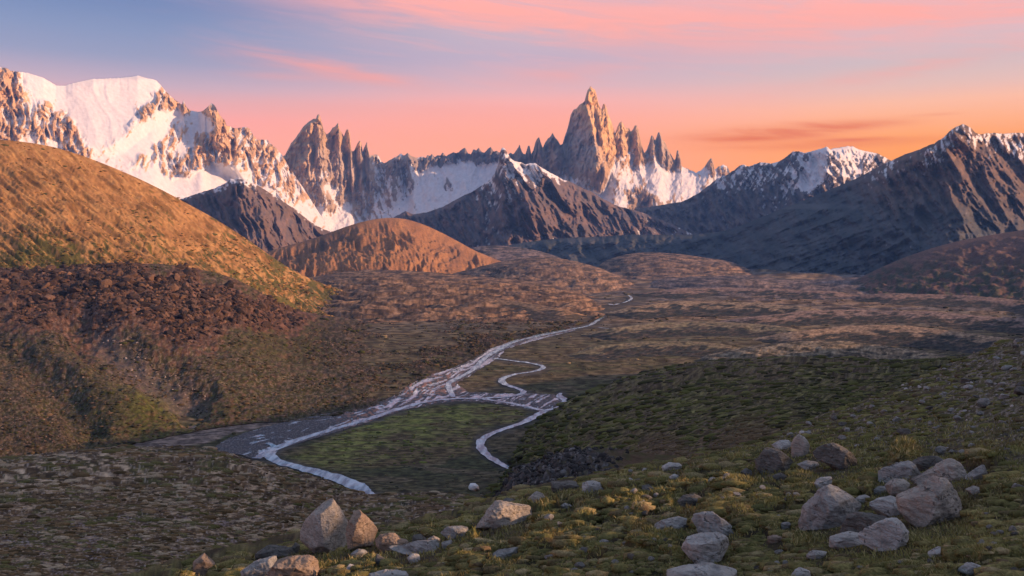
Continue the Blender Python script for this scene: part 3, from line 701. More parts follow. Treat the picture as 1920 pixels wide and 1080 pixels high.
# --- rust dome
def D_dz(X, Y, px, py, s):
    f = sstep(1.0, .86, s)
    al = (px - 700) * .9 + (py - 400) * .5
    g = ridged((px - .7 * (py - 400) * np.clip((px - 660) / 60., -1, 1)) / 40. + .8 * perlin(px / 50., py / 40., 160), py / 60., 4, 161)
    return f * (-48 * (1 - g) - 14 * (1 - ridged(px / 9. - py / 30., py / 26., 4, 166)) + 18 * fbm(X / 200., Y / 200., 4, 162)) 
def D_alb(X, Y, Z, px, py, S):
    a = patches(px, py, 40, 18, 163); b = patches(px, py, 12, 8, 164)
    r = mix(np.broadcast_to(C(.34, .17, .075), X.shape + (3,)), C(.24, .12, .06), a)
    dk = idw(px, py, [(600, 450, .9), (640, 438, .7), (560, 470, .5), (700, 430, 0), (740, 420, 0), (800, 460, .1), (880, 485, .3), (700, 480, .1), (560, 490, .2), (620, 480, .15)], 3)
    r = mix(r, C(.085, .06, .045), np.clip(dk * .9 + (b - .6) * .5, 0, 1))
    return r
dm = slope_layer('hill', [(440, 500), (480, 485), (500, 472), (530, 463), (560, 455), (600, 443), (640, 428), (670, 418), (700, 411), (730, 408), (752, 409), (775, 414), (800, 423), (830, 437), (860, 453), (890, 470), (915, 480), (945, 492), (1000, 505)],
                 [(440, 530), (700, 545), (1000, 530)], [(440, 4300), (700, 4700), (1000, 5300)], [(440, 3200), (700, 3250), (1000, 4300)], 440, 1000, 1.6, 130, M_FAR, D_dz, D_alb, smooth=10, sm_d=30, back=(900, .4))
tag(dm, 'rounded rust brown dome hill in the middle of the valley', 'hill', 'structure')

# --- low moorland hills in front of the mountains
def low_dz(amp, sx, sy, seed):
    def f(X, Y, px, py, s):
        k = sstep(1.0, .8, s)
        return k * 1.1 * (ridged(px / 40., py / 3.6, 4, seed + 3) - .5) * np.clip(Y / 2500., .4, 1.6) * 2 + k * amp * (ridged(px / sx / 2 + .4 * perlin(px / sx / 2, py / sy, seed), py / sy, 4, seed + 1) - .5) * 2 + k * amp * .35 * fbm(X / 160., Y / 60., 4, seed + 2)
    return f
def low_alb(c1, c2, c3, seed):
    def f(X, Y, Z, px, py, S):
        a = patches(px, py, 60, 12, seed); b = patches(px, py, 16, 5, seed + 1)
        d = uni(fbm(px / 26. + .3 * perlin(px / 20., py / 5., seed), py / 2.6, 4, seed + 5), .28); e = uni(fbm(px / 6., py / 2., 3, seed + 6), .3)
        r = mix(np.broadcast_to(c1, X.shape + (3,)), c2, a)
        r = mix(r, c3, sstep(.55, .8, b) * .75)
        r = mix(r, c1 * 1.35, sstep(.6, .85, d) * .7)
        r = mix(r, c3 * .8, sstep(.62, .85, 1 - d) * .7)
        return r * (.62 + .76 * e)[..., None]
    return f
def low_hill(sil, foot, dt, db, x0, x1, cols, seed, amp, label, nrow=70, dx=2.0, sx=45., sy=9.):
    sil = [(x0, curve(foot, x0) + 2.0), (x0 + 10, curve(foot, x0 + 10))] + [q for q in sil if x0 + 10 < q[0] < (x1 - 10 if x1 < 2000 else x1 + 1)] + ([(x1 - 10, curve(foot, x1 - 10)), (x1, curve(foot, x1) + 2.0)] if x1 < 2000 else [])
    o = slope_layer('hill', sil, foot, dt, db, x0, x1, dx, nrow, M_FAR, (lambda X, Y, px, py, s, f_=low_dz(amp, sx, sy, seed): f_(X, Y, px, py, s) * sstep(x0, x0 + 70, px) * (sstep(x1, x1 - 70, px) if x1 < 2000 else 1)), low_alb(*cols, seed), smooth=8, sm_d=30, back=(900, .25))
    tag(o, label, 'hill', 'structure')
BRN = (C(.19, .125, .085), C(.12, .085, .068), C(.05, .045, .042))
BRN2 = (C(.16, .12, .105), C(.105, .086, .08), C(.042, .042, .045))
low_hill([(840, 520), (870, 470), (890, 463), (920, 460), (950, 461), (980, 465), (1010, 470), (1030, 476), (1060, 486), (1100, 510)], [(840, 540), (1100, 530)], [(840, 5600), (1100, 5600)], [(840, 4600), (1100, 4600)], 840, 1100, BRN2, 171, 10, 'low dark moor hill just beyond the rust dome')
low_hill([(1090, 520), (1115, 505), (1130, 490), (1160, 480), (1190, 474), (1230, 473), (1280, 477), (1330, 484), (1370, 490), (1395, 500), (1420, 514), (1450, 530)], [(1090, 550), (1450, 545)], [(1090, 5200), (1450, 5200)], [(1090, 4200), (1450, 4200)], 1090, 1450, BRN, 172, 12, 'low brown hill with a dark flank under the blue mountain')
low_hill([(760, 560), (840, 515), (900, 500), (940, 490), (980, 484), (1010, 482), (1050, 484), (1090, 492), (1130, 504), (1160, 518), (1200, 535), (1260, 552)], [(760, 575), (1260, 570)], [(760, 4200), (1260, 4200)], [(760, 3000), (1260, 3100)], 760, 1260, BRN, 173, 16, 'ribbed brown ridge running down to the far river')
low_hill([(440, 560), (520, 530), (580, 520), (640, 510), (700, 505), (780, 508), (860, 515), (940, 522), (1020, 530), (1060, 540), (1100, 556), (1130, 572), (1155, 586), (1180, 592)], [(440, 640), (800, 640), (1000, 618), (1100, 600), (1180, 592)], [(440, 3300), (1000, 3300), (1180, 2700)], [(440, 2000), (800, 1950), (1000, 2080), (1100, 2260), (1180, 2380)], 440, 1180, (C(.19, .12, .075), C(.12, .08, .058), C(.045, .038, .034)), 174, 15, 'rolling rust brown moor on the far bank of the river', nrow=150, sx=80., sy=8.)
low_hill([(1160, 540), (1220, 525), (1300, 518), (1400, 516), (1470, 524), (1520, 524), (1600, 520), (1680, 519), (1740, 528), (1800, 545), (1880, 560), (2000, 565), (2300, 580)], [(1160, 575), (1500, 590), (2300, 620)], [(1160, 4300), (2300, 4000)], [(1160, 2900), (1500, 2500), (2300, 2100)], 1160, 2300, BRN2, 175, 14, 'wide purple brown moor below the blue mountain', nrow=110, sx=110., sy=8.)
low_hill([(1240, 690), (1320, 668), (1420, 648), (1500, 641), (1580, 640), (1650, 648), (1720, 660), (1800, 672), (1900, 680), (2300, 690)], [(1240, 705), (2300, 720)], [(1240, 1500), (2300, 1500)], [(1240, 1330), (2300, 1280)], 1240, 2300, (C(.22, .175, .12), C(.13, .11, .08), C(.04, .042, .035)), 177, 8, 'tan topped bank just behind the dark green slope', nrow=60, sx=110., sy=14.)

# long low banks across the valley floor, grass on top, dark scrub on their near flanks
def bank(sil, drop, seed, label, tan=(.26, .19, .12), dark=(.028, .033, .03), rise=1.10):
    drop = drop * 1.75
    x0, x1 = sil[0][0], sil[-1][0]
    foot = [(p, y + drop) for p, y in sil]
    foot[0] = (x0, sil[0][1] + 1); foot[-1] = (x1, sil[-1][1] + 1)
    db = [(p, float(vdepth(y))) for p, y in foot]
    dt = [(p, d * (rise if 0 < i < len(db) - 1 else 1.002)) for i, (p, d) in enumerate(db)]
    def dz_(X, Y, px, py, s):
        e = sstep(x0, x0 + 60, px) * sstep(x1, x1 - 60, px)
        return e * (sstep(1.05, .8, s) * 3.0 * (ridged(X / 90. + Y / 70., Y / 60., 4, seed) - .5) + 4.5 * fbm(X / 140., Y / 140., 3, seed + 1) * sstep(0, .5, s))
    def al_(X, Y, Z, px, py, S):
        n = uni(fbm(px / 34., py / 7., 4, seed + 2), .28); e = uni(fbm(px / 7., py / 2.2, 3, seed + 3), .3); q = uni(fbm(px / 16. + py / 5., py / 5., 4, seed + 4), .28)
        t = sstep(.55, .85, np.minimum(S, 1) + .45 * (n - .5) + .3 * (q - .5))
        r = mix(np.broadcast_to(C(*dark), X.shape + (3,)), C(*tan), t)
        r = mix(r, C(.12, .085, .065), sstep(.5, .8, q) * .45)
        return r * (.6 + .8 * e)[..., None]
    o = slope_layer('hill', sil, foot, dt, db, x0, x1, 1.7, 40, M_FAR, dz_, al_, smooth=6, sm_d=10, back=(260, .16))
    tag(o, label, 'hill', 'structure')
bank([(1130, 588), (1190, 573), (1260, 566), (1340, 565), (1430, 569), (1520, 577), (1600, 592)], 16, 401, 'first long bank of the far valley floor, nearest the far glint of water')
bank([(1330, 606), (1420, 592), (1520, 583), (1620, 580), (1740, 584), (1860, 594), (2000, 604), (2200, 612)], 17, 402, 'long purple brown bank under the brown side hill', (.21, .15, .125))
bank([(1090, 628), (1150, 615), (1230, 606), (1310, 603), (1400, 606), (1480, 615), (1560, 632)], 17, 403, 'olive bank beside the upper river', (.20, .165, .10))
bank([(1400, 638), (1490, 621), (1590, 611), (1700, 612), (1800, 622), (1900, 638), (2050, 658)], 22, 404, 'tan bank with dark hollows in the middle of the valley', (.27, .19, .125))
bank([(1060, 668), (1120, 652), (1190, 642), (1270, 640), (1350, 646), (1430, 662)], 16, 405, 'low olive bank just beyond the green slope', (.17, .145, .085))
bank([(560, 582), (640, 566), (740, 557), (850, 556), (960, 564), (1050, 578), (1100, 592)], 17, 406, 'rust brown bank on the far side of the river', (.27, .165, .09), (.06, .05, .038))
bank([(620, 545), (720, 531), (830, 526), (940, 529), (1040, 540), (1120, 558)], 13, 407, 'second rust brown bank, behind and above the first', (.26, .155, .09), (.06, .046, .038))
bank([(1180, 552), (1260, 543), (1350, 539), (1450, 541), (1560, 547), (1660, 560)], 11, 408, 'thin brown bank far out on the moor', (.22, .15, .12))
bank([(1560, 560), (1660, 550), (1780, 552), (1900, 562), (2050, 575), (2200, 585)], 14, 409, 'brown bank at the foot of the side hill', (.20, .135, .11))

# --- brown hill at the side of the valley
def R_alb(X, Y, Z, px, py, S):
    a = patches(px, py, 50, 14, 181); b = patches(px, py, 16, 9, 182)
    r = mix(np.broadcast_to(C(.15, .09, .07), X.shape + (3,)), C(.095, .062, .052), a)
    g = sstep(470, 530, py + 25 * (b - .5)) * sstep(.35, .6, b)
    return mix(r, C(.045, .055, .035), g * .85)
def R_dz(X, Y, px, py, s): return sstep(1, .85, s) * (26 * (ridged(px / 60. + py / 40., py / 18., 5, 183) - .5) + 12 * fbm(X / 50., Y / 50., 4, 184))
rh = slope_layer('hill', [(1560, 550), (1600, 528), (1625, 514), (1660, 498), (1700, 481), (1750, 464), (1800, 451), (1860, 440), (1920, 431), (2000, 410), (2120, 390), (2300, 370)], [(1560, 575), (1700, 590), (1920, 600), (2300, 620)], [(1560, 3900), (2300, 3600)], [(1560, 3000), (2300, 2300)],
                 1560, 2300, 2.0, 120, M_FAR, R_dz, R_alb, smooth=10, sm_d=40, back=(900, .4))
tag(rh, 'brown and dark green hill sloping up behind the rocky slope', 'hill', 'structure')

# --- brown rocky spur across the river
S_sil = [(-420, 520), (0, 501), (60, 506), (110, 503), (160, 498), (210, 494), (260, 494), (310, 495), (360, 502), (400, 510), (440, 522), (480, 542), (510, 562), (545, 580), (600, 590), (680, 602), (760, 606), (860, 600), (960, 600), (1040, 598), (1100, 596), (1130, 592)]
S_bot = [(-420, 900), (0, 868), (150, 850), (230, 836), (300, 822), (400, 802), (480, 792), (560, 790), (640, 778), (700, 762), (745, 742), (790, 712), (840, 690), (885, 672), (915, 655), (950, 640), (1000, 627), (1060, 616), (1105, 602), (1130, 594)]
def S_rock(px, py):
    p = idw(px, py, [(0, 530, 1), (80, 540, 1), (150, 540, 1), (200, 520, .95), (250, 520, 1), (300, 540, 1), (350, 540, 1), (400, 560, 1), (450, 580, 1), (500, 590, .9), (540, 590, .7), (350, 590, .9), (400, 605, .7), (300, 580, .9), (200, 580, .8), (100, 580, .7), (50, 560, .9), (0, 580, .5), (150, 600, .5), (560, 585, .6),
                     (300, 500, .2), (400, 516, .2), (470, 545, .35), (0, 505, .6), (0, 650, .1), (100, 650, .12), (250, 640, .15), (500, 650, 0), (450, 640, .05), (600, 640, 0), (700, 650, 0), (0, 750, .1), (200, 720, .0), (400, 700, .25), (300, 700, .3), (550, 720, .2), (640, 690, .2), (800, 640, 0), (100, 830, 0), (520, 700, .3), (620, 730, .2), (250, 660, .3), (320, 710, .2)], 3)
    return p
def S_dz(X, Y, px, py, s):
    k = sstep(1.0, .93, s) * sstep(0, .06, s)
    p = S_rock(px, py)
    w1, _ = worley(X / 24. + .5 * perlin(X / 20., Y / 25., 190), Y / 34. - X / 90., 191)
    rk = p * (7 * (1 - w1) + 9 * (ridged(X / 40., Y / 60., 4, 193) - .5) - 3)
    big = -20 * sstep(75, 0, segdist(px + 22 * fbm(px / 40., py / 40., 3, 188), py + 16 * fbm(px / 34., py / 34., 3, 189), [(150, 610), (210, 650), (290, 700), (350, 745)], 1.0)) - 11 * sstep(60, 0, segdist(px + 26 * fbm(px / 40., py / 40., 3, 186), py + 14 * fbm(px / 34., py / 34., 3, 187), [(0, 640), (60, 690), (120, 750), (170, 800)], 1.0))
    return k * (rk + big + 7 * fbm(X / 90., Y / 90., 5, 194) + 3.0 * (ridged(X / 46. + Y / 70., Y / 46., 4, 195) - .5) * (1 - .6 * p))
def S_alb(X, Y, Z, px, py, S):
    p = S_rock(px, py)
    a = patches(px, py, 70, 30, 196); b = patches(px, py, 11, 7, 197); c = uni(fbm(px / 3.4, py / 2.8, 3, 198), .3)
    heath = mix(np.broadcast_to(C(.044, .034, .020), X.shape + (3,)), C(.031, .028, .014), a)
    heath = mix(heath, C(.095, .062, .042), sstep(.6, .9, b) * .6)
    g = idw(px, py, [(280, 745, 1), (330, 770, .9), (240, 720, .5), (300, 790, .7), (180, 730, .3), (450, 780, .4), (560, 770, .3), (500, 660, .35), (420, 660, .3), (560, 660, .3), (600, 680, .2), (700, 700, .1), (200, 830, .4), (100, 790, .2), (0, 700, .15), (400, 640, .3), (100, 640, .2), (300, 600, 0), (0, 560, 0), (800, 640, 0), (700, 640, .1), (60, 840, .1), (350, 720, 0), (640, 610, 0), (250, 680, 0)], 3)
    heath = mix(heath, C(.062, .068, .016), np.clip(g * 1.1 - .25 * b + .05, 0, 1))
    rk = mix(np.broadcast_to(C(.11, .056, .036), X.shape + (3,)), C(.05, .032, .025), uni(fbm(px / 9., py / 8., 4, 199), .28))
    r = mix(heath, rk, sstep(.25, .6, p + .3 * (b - .5)))
    spk = idw(px, py, [(120, 700, .8), (60, 760, .7), (50, 680, .6), (200, 770, .4), (300, 690, 1), (250, 660, 1), (350, 740, .9), (400, 700, .8), (300, 630, .5), (480, 700, .7), (520, 720, .8), (600, 710, .8), (650, 690, .7), (500, 640, .1), (580, 650, .1), (700, 640, .5), (760, 660, .5), (100, 830, .5), (150, 650, .6), (420, 780, .4), (280, 770, 0), (620, 740, .6), (860, 640, .3)], 3)
    r = mix(r, C(.14, .11, .095), sstep(.62, .8, c) * spk * .75)
    r = r * (.55 + .9 * uni(fbm(px / 8., py / 5., 4, 201), .28))[..., None]
    scree = sstep(38, 4, segdist(px, py, [(195, 630), (240, 665), (290, 700), (340, 735), (370, 755)], 1.0) + 22 * fbm(px / 14., py / 11., 4, 200))
    r = mix(r, mix(np.broadcast_to(C(.20, .165, .155), X.shape + (3,)), C(.08, .068, .065), c), scree * .35)
    return r
sp = slope_layer('hillside', S_sil, S_bot, [(-420, 1500), (0, 1500), (250, 1550), (450, 1800), (600, 2150), (900, 2250), (1130, 2380)],
                 [(p[0], float(vdepth(p[1] + 1.5))) for p in S_bot], -420, 1130, 1.7, 300, M_HEATH, S_dz, S_alb, shape=1.0, smooth=6, back=(500, .25))
tag(sp, 'brown hillside with a dark rocky outcrop above the braided river', 'hillside', 'structure')

# --- dark green slope
G_sil = [(925, 915), (945, 892), (958, 878), (968, 850), (985, 815), (1005, 795), (1030, 776), (1062, 753), (1085, 741), (1110, 730), (1150, 716), (1200, 700), (1250, 688), (1300, 679), (1360, 672), (1430, 669), (1500, 668), (1600, 672), (1700, 676), (1800, 673), (1900, 668), (2300, 650)]
G_bot = [(925, 945), (960, 930), (1100, 925), (1300, 900), (1500, 830), (1600, 795), (1720, 750), (1840, 700), (1920, 690), (2300, 680)]
def G_dz(X, Y, px, py, s):
    k = sstep(1.02, .9, s)
    al = px * .94 - py * .34; ac = px * .34 + py * .94
    t = ridged(al / 60. + .5 * perlin(px / 40., py / 30., 210), ac / 11., 4, 211)
    return k * (np.clip(Y / 400., .35, 1.6) * (.5 * (t - .5)) + 9 * np.clip(Y / 600., 0, 1) ** 1.5 * fbm(X / 90., Y / 90., 3, 213))
def G_alb(X, Y, Z, px, py, S):
    al = px * .94 - py * .34; ac = px * .34 + py * .94
    a = patches(al, ac, 60, 14, 214); b = patches(al, ac, 18, 5, 215); c = uni(fbm(px / 4., py / 2.6, 3, 216), .3)
    r = mix(np.broadcast_to(C(.065, .068, .02), X.shape + (3,)), C(.042, .045, .015), a)
    r = mix(r, C(.165, .155, .055), sstep(.6, .85, b) * .7)
    r = mix(r, C(.035, .03, .018), sstep(.62, .85, patches(al, ac, 25, 7, 217)) * .7)
    br = idw(px, py, [(1300, 690, .6), (1450, 690, .7), (1600, 690, .6), (1200, 712, .4), (1250, 860, .9), (1350, 840, .9), (1180, 860, .9), (1430, 820, .7), (1150, 800, .2), (1050, 800, .1), (1300, 760, .05), (1500, 740, .0), (1700, 690, .2), (1000, 850, .2), (1400, 780, .2)], 3)
    r = mix(r, mix(np.broadcast_to(C(.11, .07, .045), X.shape + (3,)), C(.06, .04, .03), c), br * .85)
    e = uni(fbm(al / 20., ac / 3.2, 4, 218), .28)
    r = r * (.4 + 1.3 * e ** 1.4)[..., None]
    return mix(r, C(.17, .15, .11), sstep(.8, .95, c) * .5)
gs = slope_layer('hillside', G_sil, G_bot, [(925, 640), (958, 778), (985, 912), (1030, 1020), (1062, 1080), (1150, 1000), (1280, 900), (1450, 860), (1700, 820), (2300, 800)],
                 [(925, 500), (960, 330), (1030, 200), (1100, 150), (1300, 125), (1500, 130), (1720, 230), (1840, 330), (2300, 450)], 925, 2300, 1.7, 230, M_HEATH, G_dz, G_alb, shape=1.0, smooth=4, sm_d=30, back=(350, .45))
tag(gs, 'dark green mossy slope falling to the river', 'hillside', 'structure')

# --- near brown moor
M_sil = [(-420, 905), (-100, 868), (0, 860), (60, 853), (120, 846), (190, 840), (260, 838), (330, 837), (385, 840), (430, 850), (470, 863), (520, 876), (570, 888), (620, 904), (660, 920), (690, 929), (740, 928), (800, 925), (860, 928), (900, 936), (960, 948), (1050, 965)]
M_bot = [(-420, 1160), (1050, 1160)]
def M_dz(X, Y, px, py, s):
    k = sstep(1.0, .9, s)
    t = ridged(px / 70. + .5 * perlin(px / 50., py / 20., 220), py / 6.5 + px / 90., 4, 221)
    sc = Y / 160.
    return sc * k * (.12 * (ridged(px / 60., py / 16., 2, 221) - .5)) + k * 3.5 * np.clip(Y / 260., .08, 1) * fbm(X / 40., Y / 40., 4, 223)
def M_alb(X, Y, Z, px, py, S):
    a = patches(px, py, 110, 22, 224); b = patches(px, py, 26, 5, 225); c = uni(fbm(px / 5.5, py / 2.6, 3, 226), .3); d = patches(px, py, 60, 14, 227)
    r = mix(np.broadcast_to(C(.10, .062, .03), X.shape + (3,)), C(.06, .043, .02), a)
    pale = idw(px, py, [(60, 870, .8), (200, 880, .8), (300, 890, .7), (420, 880, .7), (500, 900, .6), (150, 920, .4), (400, 940, .5), (450, 960, .6), (250, 1000, .35), (100, 1000, .35), (250, 1050, .3), (600, 920, .3), (700, 960, .35), (850, 950, .3), (750, 900, .2), (350, 850, .2)], 2.6)
    r = mix(r, C(.38, .295, .20), np.clip(sstep(.55, .85, b) * pale * 1.1, 0, .85))
    r = mix(r, C(.055, .062, .016), sstep(.6, .85, d) * .75 * (1 - sstep(.6, .9, b)))
    r = mix(r, C(.17, .10, .04), sstep(18, 2, segdist(px, py, [(220, 850), (300, 856), (380, 852)], 2.5)) * .8)
    pv = sstep(.72, .9, patches(px, py, 70, 18, 228)) * sstep(930, 980, py)
    r = mix(r, C(.16, .135, .15), pv * sstep(.4, .7, c) * .8)
    e = uni(fbm(px / 16. + .3 * perlin(px / 20., py / 5., 229), py / 2.4, 4, 230), .28)
    r = r * (.35 + 1.25 * e ** 1.3)[..., None]
    return mix(r, C(.34, .30, .26), sstep(.82, .97, c) * .6)
mo = slope_layer('hillside', M_sil, M_bot, [(-420, 560), (0, 600), (250, 640), (385, 600), (520, 500), (690, 380), (800, 360), (960, 330), (1050, 300)], [(-420, 32), (0, 35), (400, 42), (700, 54), (1050, 70)], -420, 1050, 1.5, 330,
                 terrain_mat('near_moor', .9, bump=.4, bdist=.3, var=.3), M_dz, M_alb, shape=.85, smooth=4, sm_d=30, back=(160, .55), ext=1.0)
tag(mo, 'brown stony moor with pale streaks sloping to the river', 'moor', 'structure')
# ------------------------------------------------------------------ the near slope
F_EDGE = [(100, 1150), (250, 1122), (330, 1090), (375, 1064), (420, 1050), (480, 1038), (520, 1026), (560, 1015), (640, 1008), (740, 1000), (830, 985), (890, 962), (930, 944), (960, 928), (1020, 914), (1100, 897), (1160, 882), (1230, 869), (1300, 858), (1400, 835),
          (1440, 822), (1480, 800), (1520, 785), (1560, 770), (1600, 757), (1640, 742), (1680, 727), (1720, 709), (1760, 690), (1800, 673), (1840, 657), (1880, 642), (1920, 630), (2000, 608), (2100, 590), (2300, 555), (2600, 500), (3000, 415), (3500, 310)]
def F_depth(px, py):
    den = -V(py) - .22 + .21 * U(px)
    return 2.5 / np.maximum(den, .0035)
def F_rocky(px, py):
    return idw(px, py, [(1500, 800, .6), (1600, 770, .9), (1700, 740, 1), (1800, 700, 1), (1900, 650, 1), (1900, 760, .9), (1750, 790, .85), (1650, 820, .6), (1550, 820, .4), (1900, 830, .5), (1500, 860, .2), (1700, 870, .1), (1300, 870, .2), (1100, 920, .1), (1000, 1000, 0), (1300, 950, 0), (1600, 950, 0), (1850, 950, 0),
                        (1400, 1050, 0), (700, 1040, .2), (1850, 880, .2), (1250, 880, .3), (500, 1060, .1)], 3)
